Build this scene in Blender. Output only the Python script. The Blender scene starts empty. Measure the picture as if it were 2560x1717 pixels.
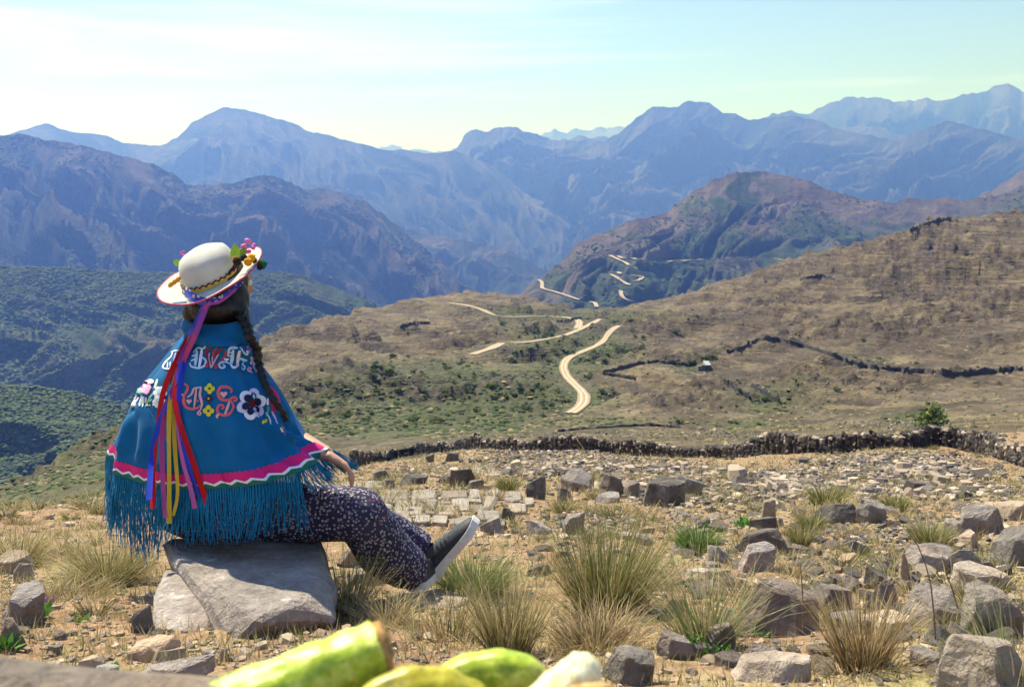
import bpy, bmesh, math, random, time
import numpy as np
from mathutils import Vector, Matrix, Euler
T0 = time.time()
sc = bpy.context.scene
C = sc.collection
R = math.radians
# ------------------------------------------------------------------ camera
F, YH, CZ = 1000.0, 230.0, 1.25        # focal length in pixels of a 1024 wide frame, horizon row, eye height
cd = bpy.data.cameras.new('camera'); cam = bpy.data.objects.new('camera', cd); C.objects.link(cam)
cam.location = (0, 0, CZ); cam.rotation_euler = (R(90), 0, 0)
cd.sensor_width = 36.0; cd.lens = 36.0*F/1024; cd.shift_y = -(343-YH)/1024
cd.clip_start = 0.05; cd.clip_end = 90000
cd.dof.use_dof = True; cd.dof.focus_distance = 4.6; cd.dof.aperture_fstop = 11
sc.camera = cam
# ------------------------------------------------------------------ light
SUN_EL, SUN_AZ = 60.0, -45.0            # azimuth from +Y towards +X
sunv = Vector((math.sin(R(SUN_AZ))*math.cos(R(SUN_EL)), math.cos(R(SUN_AZ))*math.cos(R(SUN_EL)), math.sin(R(SUN_EL))))
sd = bpy.data.lights.new('sun', 'SUN'); sd.energy = 5.0; sd.angle = R(0.53); sd.color = (1.0, 0.975, 0.965)
so = bpy.data.objects.new('sun', sd); C.objects.link(so); so.rotation_euler = sunv.to_track_quat('Z', 'Y').to_euler()
w = bpy.data.worlds.new('World'); sc.world = w; w.use_nodes = True
nt = w.node_tree; nt.nodes.clear()
def wn(t, **k):
    n = nt.nodes.new(t)
    for a, b in k.items(): setattr(n, a, b)
    return n
sky = wn('ShaderNodeTexSky', sky_type='NISHITA'); sky.sun_disc = False
sky.sun_elevation = R(SUN_EL); sky.sun_rotation = R(SUN_AZ); sky.altitude = 2500; sky.air_density = 1.0; sky.dust_density = 2.0; sky.ozone_density = 1.6
tc = wn('ShaderNodeTexCoord'); mp = wn('ShaderNodeMapping'); mp.inputs['Scale'].default_value = (0.55, 0.9, 6.5); mp.inputs['Rotation'].default_value = (0.06, -0.03, 0.3); mp.inputs['Location'].default_value = (1.32, 0.4, 0.35)
nz = wn('ShaderNodeTexNoise'); nz.inputs['Scale'].default_value = 2.3; nz.inputs['Detail'].default_value = 7; nz.inputs['Roughness'].default_value = 0.55; nz.inputs['Distortion'].default_value = 0.4
rp = wn('ShaderNodeValToRGB'); rp.color_ramp.elements[0].position = 0.56; rp.color_ramp.elements[1].position = 0.80
rp.color_ramp.elements[0].color = (0, 0, 0, 1); rp.color_ramp.elements[1].color = (0.34, 0.34, 0.34, 1)
mx = wn('ShaderNodeMix', data_type='RGBA'); mx.inputs[7].default_value = (11, 11.3, 11.6, 1)
bg = wn('ShaderNodeBackground'); bg.inputs['Strength'].default_value = 0.12
ow = wn('ShaderNodeOutputWorld'); L = nt.links.new
L(tc.outputs['Generated'], mp.inputs['Vector']); L(mp.outputs[0], nz.inputs['Vector']); L(nz.outputs['Fac'], rp.inputs[0])
L(rp.outputs[0], mx.inputs[0]); L(sky.outputs[0], mx.inputs[6]); L(mx.outputs[2], bg.inputs['Color']); L(bg.outputs[0], ow.inputs[0])
sc.view_settings.view_transform = 'Standard'; sc.view_settings.look = 'None'; sc.view_settings.gamma = 1.0
sc.view_settings.exposure = 0.92
sc.render.engine = 'CYCLES'
sc.cycles.use_denoising = True; sc.cycles.use_adaptive_sampling = True; sc.cycles.adaptive_threshold = 0.025
sc.cycles.max_bounces = 6; sc.cycles.diffuse_bounces = 2; sc.cycles.glossy_bounces = 2; sc.cycles.transmission_bounces = 2; sc.cycles.volume_bounces = 0; sc.cycles.transparent_max_bounces = 6

# ------------------------------------------------------------------ numeric helpers
rng = np.random.default_rng(7); random.seed(7)
def _hash(ix, iy, seed):
    h = (ix.astype(np.int64)*374761393 + iy.astype(np.int64)*668265263 + seed*974711) & 0x7fffffff
    h = ((h ^ (h >> 13))*1274126177) & 0x7fffffff
    h = (h ^ (h >> 16)) & 0xffff
    return h.astype(np.float64)*(2*np.pi/65536.0)
def noise(x, y, seed=0):
    x = np.asarray(x, float); y = np.asarray(y, float)
    ix = np.floor(x); iy = np.floor(y); fx = x-ix; fy = y-iy
    u = fx*fx*fx*(fx*(fx*6-15)+10); v = fy*fy*fy*(fy*(fy*6-15)+10)
    def g(a, b):
        t = _hash(ix+a, iy+b, seed); return np.cos(t)*(fx-a)+np.sin(t)*(fy-b)
    return ((g(0,0)*(1-u)+g(1,0)*u)*(1-v)+(g(0,1)*(1-u)+g(1,1)*u)*v)*1.5
def fbm(x, y, o=5, seed=0, gain=.5):
    r = 0; a = 1.0
    for k in range(o):
        r = r+a*noise(x, y, seed+k*17); x = x*2.03+3.1; y = y*2.03-1.7; a *= gain
    return r
def ridged(x, y, o=5, seed=0, gain=.5):
    r = 0; a = 1.0; wgt = 1.0
    for k in range(o):
        n = 1-np.abs(noise(x, y, seed+k*13)); n = n*n*wgt; wgt = np.clip(n*1.6, 0, 1)
        r = r+a*n; x = x*2.07+5.3; y = y*2.07-2.9; a *= gain
    return r
def sm(a, b, x): t = np.clip((x-a)/(b-a), 0, 1); return t*t*(3-2*t)

def mesh_np(name, V, faces, smooth=True, attrs=None):
    """faces: int array (M,3) or (M,4)"""
    me = bpy.data.meshes.new(name); V = np.asarray(V, np.float32); Fc = np.asarray(faces, np.int32)
    k = Fc.shape[1]; M = len(Fc)
    me.vertices.add(len(V)); me.vertices.foreach_set('co', V.ravel())
    me.loops.add(M*k); me.loops.foreach_set('vertex_index', Fc.ravel())
    me.polygons.add(M); me.polygons.foreach_set('loop_start', np.arange(M, dtype=np.int32)*k)
    try: me.polygons.foreach_set('loop_total', np.full(M, k, np.int32))
    except Exception: pass
    me.polygons.foreach_set('use_smooth', np.full(M, smooth, bool))
    for nm, a in (attrs or {}).items():
        a = np.asarray(a, np.float32)
        if a.ndim == 1:
            at = me.attributes.new(nm, 'FLOAT', 'POINT'); at.data.foreach_set('value', a)
        else:
            at = me.attributes.new(nm, 'FLOAT_COLOR', 'POINT'); at.data.foreach_set('color', np.hstack([a, np.ones((len(a), 1), np.float32)]).ravel())
    me.update(calc_edges=True); me.validate()
    return me
def add(name, me, m=None, parent=None, loc=None, rot=None, scale=None, label=None, cat=None, group=None, kind=None):
    o = bpy.data.objects.new(name, me); C.objects.link(o)
    if m is not None and me is not None and len(me.materials) == 0: me.materials.append(m)
    if parent is not None: o.parent = parent
    if loc is not None: o.location = loc
    if rot is not None: o.rotation_euler = rot
    if scale is not None: o.scale = scale if hasattr(scale, '__len__') else (scale,)*3
    if label: o['label'] = label
    if cat: o['category'] = cat
    if group: o['group'] = group
    if kind: o['kind'] = kind
    return o
def grid_faces(nr, nc):
    i = np.arange(nr-1)[:, None]*nc+np.arange(nc-1)[None, :]
    return np.stack([i, i+1, i+nc+1, i+nc], -1).reshape(-1, 4)

# ------------------------------------------------------------------ materials
class NT:
    """small node-building helper"""
    def __init__(s, name):
        s.m = bpy.data.materials.new(name); s.m.use_nodes = True; s.t = s.m.node_tree; s.t.nodes.clear()
        s.out = s.t.nodes.new('ShaderNodeOutputMaterial')
    def n(s, t, ins=None, **k):
        n = s.t.nodes.new(t)
        for a, b in k.items(): setattr(n, a, b)
        for a, b in (ins or {}).items(): s.set(n.inputs[a], b)
        return n
    def set(s, sock, v):
        if isinstance(v, bpy.types.NodeSocket): s.t.links.new(v, sock)
        elif isinstance(v, (tuple, list)) and sock.type == 'RGBA' and len(v) == 3: sock.default_value = (*v, 1)
        else: sock.default_value = v
    def pos(s): return s.n('ShaderNodeNewGeometry').outputs['Position']
    def obj(s): return s.n('ShaderNodeTexCoord').outputs['Object']
    def rand(s): return s.n('ShaderNodeObjectInfo').outputs['Random']
    def attr(s, a, o='Fac'): return s.n('ShaderNodeAttribute', attribute_name=a).outputs[o]
    def noise(s, vec, scale, detail=5, rough=.55, dist=0.):
        return s.n('ShaderNodeTexNoise', {'Vector': vec, 'Scale': scale, 'Detail': detail, 'Roughness': rough, 'Distortion': dist}).outputs['Fac']
    def vor(s, vec, scale, feat='F1', out='Distance'):
        return s.n('ShaderNodeTexVoronoi', {'Vector': vec, 'Scale': scale}, feature=feat).outputs[out]
    def mapv(s, vec, scale=(1,1,1), rot=(0,0,0)):
        return s.n('ShaderNodeMapping', {'Vector': vec, 'Scale': scale, 'Rotation': rot}).outputs[0]
    def ramp(s, f, *st):
        r = s.n('ShaderNodeValToRGB', {'Fac': f}); e = r.color_ramp.elements
        while len(e) < len(st): e.new(0.5)
        for q, (p, c) in zip(e, st):
            q.position = p; q.color = (*c, 1) if hasattr(c, '__len__') else (c, c, c, 1)
        return r.outputs[0]
    def mix(s, f, a, b, mode='MIX'):
        n = s.n('ShaderNodeMix', data_type='RGBA', blend_type=mode); s.set(n.inputs[0], f); s.set(n.inputs[6], a); s.set(n.inputs[7], b); return n.outputs[2]
    def math(s, op, a, b=0.5):
        n = s.n('ShaderNodeMath', operation=op); s.set(n.inputs[0], a); s.set(n.inputs[1], b); return n.outputs[0]
    def rng(s, f, a, b, c=0., d=1.):
        return s.n('ShaderNodeMapRange', {'Value': f, 'From Min': a, 'From Max': b, 'To Min': c, 'To Max': d}).outputs[0]
    def bump(s, h, strength=.5, dist=.1):
        return s.n('ShaderNodeBump', {'Height': h, 'Strength': strength, 'Distance': dist}).outputs[0]
    def done(s, col, rough=.9, nrm=None, spec=.25, **k):
        b = s.n('ShaderNodeBsdfPrincipled', {'Base Color': col, 'Roughness': rough, 'Specular IOR Level': spec})
        if nrm is not None: s.t.links.new(nrm, b.inputs['Normal'])
        for a, v in k.items(): s.set(b.inputs[a], v)
        s.t.links.new(b.outputs[0], s.out.inputs[0]); s.b = b
        return s.m
def plain(name, col, rough=.8, var=.12, scale=40., **k):
    t = NT(name); n = t.noise(t.obj(), scale, 4)
    a = tuple(max(0, c*(1-var)) for c in col); b = tuple(min(1, c*(1+var)) for c in col)
    return t.done(t.ramp(n, (.3, a), (.7, b)), rough, t.bump(n, .15, .005), **k)
# ------------------------------------------------------------------ near and middle terrain (one surface, cut into ground and hillside)
cols = {
 -500: [(1500,.5),(690,2),(600,3.4),(550,6),(530,9),(545,15),(560,40),(545,100),(520,200),(560,300),(640,500),(720,900)],
 0: [(1530,.5),(855,1.2),(690,2),(605,3.4),(545,6),(512,9),(527,14),(545,40),(525,100),(492,200),(520,280),(600,500),(680,900)],
 110: [(1530,.5),(690,2),(605,3.3),(545,5.5),(503,10),(508,16),(500,60),(470,140),(440,280),(470,360),(570,700)],
 265: [(690,2),(612,3.3),(560,5),(520,8),(500,13),(488,25),(475,60),(455,120),(420,230),(385,330),(345,520),(362,620),(450,1000)],
 355: [(690,2),(620,3.2),(565,4.8),(522,7.5),(500,12),(485,22),(475,50),(466,105),(445,160),(415,230),(380,310),(345,450),(315,620),(327,750),(410,1200)],
 480: [(1530,.5),(855,1.2),(690,2),(622,3.1),(572,4.4),(535,6.2),(508,9.5),(490,14),(474,24),(462,45),(449,92),(438,140),(428,190),(405,260),(370,350),(335,530),(298,800),(312,950),(400,1400)],
 600: [(690,2),(625,3.1),(572,4.4),(537,6.2),(512,9),(492,13.5),(476,22),(465,38),(452,85),(440,125),(432,160),(428,190),(412,250),(385,300),(350,410),(326,560)],
 750: [(690,2),(622,3.1),(570,4.5),(537,6.4),(512,9.2),(495,13),(480,20),(468,36),(456,72),(440,115),(428,155),(424,190),(405,240),(370,350),(330,470),(300,560)],
 900: [(690,2),(620,3.2),(570,4.6),(540,6.4),(515,9.2),(498,12.5),(483,19),(468,33),(456,48),(447,60),(430,110),(424,140),(415,185),(385,260),(340,360),(290,480)],
 1024: [(1530,.5),(690,2),(612,3.3),(565,4.8),(535,6.6),(512,9.5),(497,13),(484,20),(474,32),(465,48),(440,80),(425,110),(415,140),(400,190),(360,290),(300,410),(250,510)],
 1524: [(1530,.5),(690,2),(600,3.4),(560,5),(530,7),(505,10),(480,20),(460,50),(430,110),(380,190),(300,350),(200,550),(190,600),(205,720),(300,1200)],
}
cp = [(px, y, d) for px, l in cols.items() for y, d in l]
skB = [(300,334,560),(400,306,690),(440,301,740),(520,300,850),(545,306,840),(580,309,800),(622,309,740),(657,302,720),(701,289,700),(745,280,680),(771,268,660),(788,265,650),(819,258,640),(850,252,630),(885,243,620),(902,239,610),(915,230,605),(937,221,600),(959,218,600),(990,214,600),(1024,214,600)]
for px, y, d in skB:
    cp.append((px, y, d))
    if px % 2 == 1 or px in (300, 400, 520, 580, 788, 850, 1024): cp.append((px, y+16, d*1.22)); cp.append((px, y+105, d*1.9))
for px in (-500, 0, 250, 500, 750, 1024, 1524): cp.append((px, 560, 2300))
CPt = np.array([((px-512)/F*3.0, math.log(d), (y-YH)/F) for px, y, d in cp])
def _tps(r2): return np.where(r2 > 1e-12, 0.5*r2*np.log(np.maximum(r2, 1e-12)), 0)
n_ = len(CPt); K = _tps((CPt[:, None, 0]-CPt[None, :, 0])**2+(CPt[:, None, 1]-CPt[None, :, 1])**2)+np.eye(n_)*2e-3
P_ = np.c_[np.ones(n_), CPt[:, :2]]
A_ = np.block([[K, P_], [P_.T, np.zeros((3, 3))]]); W_ = np.linalg.solve(A_, np.r_[CPt[:, 2], 0, 0, 0])
def S_of(u, lv):
    u = np.asarray(u).ravel()*3.0; lv = np.asarray(lv).ravel(); out = np.empty(len(u))
    for i in range(0, len(u), 40000):
        a = u[i:i+40000]; b = lv[i:i+40000]
        out[i:i+40000] = _tps((a[:, None]-CPt[None, :, 0])**2+(b[:, None]-CPt[None, :, 1])**2) @ W_[:n_]+W_[n_]+W_[n_+1]*a+W_[n_+2]*b
    return out
pxs = np.r_[np.linspace(-1500, -520, 10), np.linspace(-500, -28, 40), np.arange(-20, 1046, 2.0), np.linspace(1052, 1524, 40), np.linspace(1560, 2500, 10)]
US = (pxs-512)/F
DS = np.r_[np.geomspace(.3, 1.5, 24)[:-1], np.geomspace(1.5, 20, 260)[:-1], np.geomspace(20, 190, 130)[:-1], np.geomspace(190, 1000, 210)[:-1], np.geomspace(1000, 2300, 16)]
ND, NU = len(DS), len(US); NSPLIT = int(np.searchsorted(DS, 95)) 
UU, DD = np.meshgrid(US, DS)
SS = S_of(np.clip(UU, -1.012, 1.012), np.log(DD)).reshape(UU.shape)
XX = UU*DD
ZZ = CZ-DD*SS
PX = UU*F+512; PY = YH+F*SS
# surface relief: lumps and clods near, small terraces and gullies farther off
near = 1-sm(60, 160, DD)
ZZ += near*(fbm(XX*.8, DD*.8, 4, 3)*.04*np.clip(DD/4, .4, 1)*(1-.55*sm(6, 14, DD))+fbm(XX*5, DD*5, 3, 9)*.014*(1-sm(6, 20, DD)))
ZZ += near*sm(10, 22, DD)*fbm(XX*.12, DD*.12, 3, 31)*.10*(1+sm(30, 60, DD)*2)
def gauss(px, py, rx, ry): return np.exp(-((PX-px)/rx)**2-((PY-py)/ry)**2)
midm = sm(120, 240, DD)*(1-sm(900, 1300, DD))
rk = np.zeros_like(DD)       # rocky outcrop mask, by place on the hillside
for g in ((835,370,60,9),(800,381,60,8),(870,388,50,7),(700,388,55,9),(655,398,45,10),(690,405,40,8),(905,290,60,12),(985,260,40,16),(1000,300,50,8),(790,320,45,10),(745,325,35,10),(950,270,45,8),(640,330,30,12),(530,390,50,14),(450,400,35,10),(470,345,50,8),(360,350,25,6),(335,375,40,8),(300,400,30,8),(890,345,60,7),(960,330,60,8),(560,436,70,4),(690,436,60,3)):
    rk += gauss(*g)
rk = np.clip(rk+.85*sm(.10, .45, fbm(XX*.007+3, DD*.016, 4, 88)+.25*sm(520, 800, PX)-.1), 0, 1)*midm*(1-sm(850, 1000, DD))
ban = ridged(XX*.018+fbm(XX*.02, DD*.02, 3, 5)*.8, DD*.05, 4, 41)
ZZ += midm*(fbm(XX*.009, DD*.009, 4, 21)*6*np.clip(DD/500, .25, 1.2)*.8+ (ridged(XX*.02+DD*.006, DD*.012, 4, 23)-.9)*2.2*np.clip(DD/400, .4, 1.3))
def terrace(Z, per, wob):
    q = Z/per+wob; f = q-np.floor(q); return (np.floor(q)+sm(.40, .62, f)-q)*per
tm = np.clip(.35+fbm(XX*.006, DD*.006, 3, 57)*1.2, 0, 1)
ZZ += midm*tm*terrace(ZZ, 5.5, fbm(XX*.012, DD*.012, 3, 55)*1.1)*1.05*np.clip(DD/380, .3, 1.2)
ZZ += midm*fbm(XX*.09, DD*.09, 4, 58)*.55*np.clip(DD/350, .4, 1.4)
ZZ += rk*(ban-.6)*3.0*np.clip(DD/320, .5, 1.4)+rk*terrace(ZZ, 2.6, fbm(XX*.05, DD*.05, 3, 56)*.8)*1.0
ZZ += rk*fbm(XX*.3, DD*.3, 3, 77)*1.2
PYS = YH+F*(CZ-ZZ)/DD
_cm = np.minimum.accumulate(PYS, axis=0)
def col_at(px):
    j = np.searchsorted(pxs, px)-1; j = min(max(j, 0), NU-2); t = (px-pxs[j])/(pxs[j+1]-pxs[j]); return j, t
def hit(px, py, dmin=1.2, dmax=1e9):
    """the point of the terrain seen at a place of the picture"""
    j, t = col_at(px); c = PYS[:, j]*(1-t)+PYS[:, j+1]*t
    idx = np.nonzero((c <= py) & (DS >= dmin) & (DS <= dmax))[0]
    if len(idx) == 0: i = int(np.argmin(np.where((DS >= dmin) & (DS <= dmax), c, 1e9))); d = DS[i]
    else:
        i = max(idx[0], 1); a, b = c[i-1], c[i]; q = 0 if a <= b else min(max((a-py)/(a-b), 0), 1); d = DS[i-1]*(DS[i]/DS[i-1])**q
    u = (px-512)/F; return Vector((u*d, d, zat(u*d, d)))
def zat(x, y):
    u = np.asarray(x)/np.asarray(y); y = np.asarray(y, float)
    j = np.clip(np.searchsorted(US, u)-1, 0, NU-2); i = np.clip(np.searchsorted(DS, y)-1, 0, ND-2)
    t = np.clip((u-US[j])/(US[j+1]-US[j]), 0, 1); q = np.clip((y-DS[i])/(DS[i+1]-DS[i]), 0, 1)
    z = (ZZ[i, j]*(1-t)+ZZ[i, j+1]*t)*(1-q)+(ZZ[i+1, j]*(1-t)+ZZ[i+1, j+1]*t)*q
    return z
def zs(x, y): return float(zat(x, y))
def seg_path(pts, hitf, step=1.5, win=9, gap=2.):
    p = np.array(pts, float); sg = np.r_[0, np.cumsum(np.hypot(*np.diff(p, axis=0).T))]; t = np.arange(0, sg[-1]+.01, step)
    x = np.interp(t, sg, p[:, 0]); y = np.interp(t, sg, p[:, 1]); Q = np.array([tuple(hitf(a, b)) for a, b in zip(x, y)])
    k = min(win, len(Q)//3*2+1)
    pad = np.vstack([np.repeat(Q[:1], k//2, 0), Q, np.repeat(Q[-1:], k//2, 0)]); Q = np.stack([np.convolve(pad[:, i], np.ones(k)/k, 'valid') for i in range(3)], -1)
    sg = np.r_[0, np.cumsum(np.hypot(np.diff(Q[:, 0]), np.diff(Q[:, 1])))]; n = max(8, int(sg[-1]/gap)); t = np.linspace(0, sg[-1], n); Q = np.stack([np.interp(t, sg, Q[:, i]) for i in range(3)], -1)
    for _ in range(6): Q[1:-1] = (Q[:-2]+2*Q[1:-1]+Q[2:])/4
    return Q
def carve(X, Y, Z, Q, r0, r1):
    '''grade the surface to the road bed Q inside r0, easing out to r1'''
    m = (X > Q[:, 0].min()-r1) & (X < Q[:, 0].max()+r1) & (Y > Q[:, 1].min()-r1) & (Y < Q[:, 1].max()+r1); ii = np.nonzero(m); x, y = X[ii], Y[ii]
    best = np.full(len(x), 1e18); zb = np.zeros(len(x))
    for q in Q:
        d = (x-q[0])**2+(y-q[1])**2; k = d < best; best[k] = d[k]; zb[k] = q[2]
    w = 1-sm(r0, r1, np.sqrt(best)); Z[ii] = Z[ii]*(1-w)+zb*w
ROADS = [([(569,414),(578,409),(584,403),(586,397),(582,391),(575,385),(568,378),(563,371),(563,364),(567,358),(575,354),(586,350),(596,346),(604,341),(607,336),(609,331),(615,327),(621,325)], 3.2, 'winding pale dirt road crossing the valley slope'),
 ([(602,318),(590,324),(578,330),(566,335),(552,338),(535,341),(520,343),(508,343)], 3.6, 'straight pale dirt track below the road bend'),
 ([(447,302.8),(462,304),(474,306.5),(486,310.5),(492,315),(499,317),(515,316.5),(535,316),(555,316),(570,317.5),(580,320),(582,323),(575,326)], 4.4, 'dirt road curving over the crest of the spur'),
 ([(503,343),(492,348),(482,351),(470,355)], 4.2, 'short pale strip of bare earth beside the gully')]
for _r in range(len(ROADS)):
    Q = seg_path(ROADS[_r][0], lambda a, b: hit(a, b, 130)); carve(XX, DD, ZZ, Q, ROADS[_r][1]*.95, ROADS[_r][1]*2.6); ROADS[_r] = (Q,)+ROADS[_r][1:]
# green growth by place (the damp gully, the road verges, the slope on the left)
gr = np.zeros_like(DD)
for g in ((560,350,60,14),(500,395,60,18),(430,410,60,14),(600,345,40,10),(640,320,60,8),(520,330,30,8),(560,400,40,16),(600,400,30,10),(690,362,25,7),(770,400,40,16),(610,425,30,5),(460,380,40,16),(60,490,120,40),(140,450,60,30),(330,410,60,22),(395,425,80,14),(585,315,60,5),(530,312,60,4),(560,365,40,14),(480,420,70,10),(740,425,60,4),(900,418,30,5),(860,360,30,6),(380,380,50,16)):
    gr += gauss(*g)*.9
gr = np.clip(gr, 0, 1)*sm(80, 130, DD)
gr = np.maximum(gr, .8*(1-sm(150, 300, PX))*sm(50, 100, DD))
VT = np.stack([XX, DD, ZZ], -1)
def ground_mat():
    t = NT('stony_soil'); p = t.pos(); g = t.attr('gr')
    a = t.noise(p, .55, 7, .62); b = t.noise(p, 6., 6, .6); c = t.noise(p, 40., 4, .6)
    soil = t.ramp(t.math('ADD', t.math('MULTIPLY', b, .6), t.math('MULTIPLY', c, .4)), (.3, (.13,.070,.040)), (.5, (.27,.160,.095)), (.7, (.43,.29,.185)))
    straw = t.ramp(c, (.25, (.16,.115,.05)), (.55, (.32,.245,.125)), (.8, (.46,.37,.21)))
    green = t.ramp(b, (.3, (.10,.12,.03)), (.7, (.27,.26,.09)))
    col = t.mix(t.rng(t.math('ADD', a, t.math('MULTIPLY', b, .35)), .66, .84), soil, straw)
    col = t.mix(t.math('MULTIPLY', t.rng(t.noise(p, 1.7, 5), .52, .66), .55), col, green)
    col = t.mix(t.math('MULTIPLY', t.rng(t.vor(p, 3.2), .0, .2, 1, 0), .35), col, (.16, .10, .05))
    h = t.math('ADD', t.math('MULTIPLY', t.vor(p, 28.), .6), t.math('MULTIPLY', c, .8))
    return t.done(col, .95, t.bump(h, .8, .03))
def hill_mat():
    t = NT('dry_hillside'); p = t.pos(); g = t.attr('gr'); rk = t.attr('rk')
    big = t.noise(p, .012, 6, .6); n1 = t.noise(t.mapv(p, (1, 1, 1.6)), .06, 6, .60); n2 = t.noise(t.mapv(p, (1, .55, 1.5)), .5, 5, .65); sp = t.vor(t.mapv(p, (1, .5, 1)), .42)
    st = t.noise(t.mapv(p, (.035, .035, .75)), 1., 4, .6, .6); st2 = t.noise(t.mapv(p, (.06, .10, 1.6), (.1, .15, .4)), 1., 3, .6, .4)
    base = t.ramp(n1, (.28, (.060,.045,.032)), (.45, (.120,.094,.060)), (.60, (.195,.158,.098)), (.78, (.30,.25,.163)))
    base = t.mix(t.rng(big, .42, .6), base, t.ramp(n1, (.3, (.060,.046,.038)), (.52, (.118,.093,.070)), (.74, (.205,.163,.113))))
    base = t.mix(t.math('MULTIPLY', t.rng(st, .40, .47, 1, 0), .62), base, (.038, .030, .022))
    base = t.mix(t.math('MULTIPLY', t.rng(st2, .60, .68), .42), base, (.36, .30, .19))
    base = t.mix(t.math('MULTIPLY', t.rng(n2, .50, .38, 0, 1), .45), base, (.050, .042, .026))
    base = t.mix(t.math('MULTIPLY', t.rng(n2, .60, .74), .35), base, (.40, .34, .20))
    gmask = t.math('MULTIPLY', g, t.rng(t.math('ADD', n1, t.math('MULTIPLY', n2, .5)), .50, .80))
    base = t.mix(t.math('MULTIPLY', gmask, .9), base, t.ramp(n2, (.3, (.028,.040,.014)), (.6, (.085,.108,.040)), (.8, (.16,.175,.070))))
    base = t.mix(t.math('MULTIPLY', t.rng(sp, .05, .24, 1, 0), .55), base, (.03, .035, .014))
    rock = t.ramp(n2, (.3, (.020,.017,.015)), (.55, (.068,.055,.046)), (.75, (.155,.125,.095)))
    base = t.mix(t.math('MULTIPLY', rk, t.rng(n1, .36, .56, .9, .2)), base, rock)
    base = t.mix(1., base, (.84, .78, .70), 'MULTIPLY')
    h = t.math('ADD', n2, t.math('ADD', t.math('MULTIPLY', sp, -.4), t.math('MULTIPLY', st, 1.2)))
    return t.done(base, .95, t.bump(h, .9, 1.5))
M_ground = ground_mat(); M_hill = hill_mat()
def part(i0, i1, nm, m, **k):
    V = VT[i0:i1].reshape(-1, 3)
    me = mesh_np(nm, V, grid_faces(i1-i0, NU), True, {'gr': gr[i0:i1].ravel(), 'rk': rk[i0:i1].ravel()})
    return add(nm, me, m, **k)
part(0, NSPLIT+1, 'ground', M_ground, kind='structure', label='stony brown slope with dry grass', cat='ground')
part(NSPLIT, ND, 'hillside', M_hill, kind='structure', label='dry brown hillside crossed by field walls and a dirt road', cat='hillside')

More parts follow.
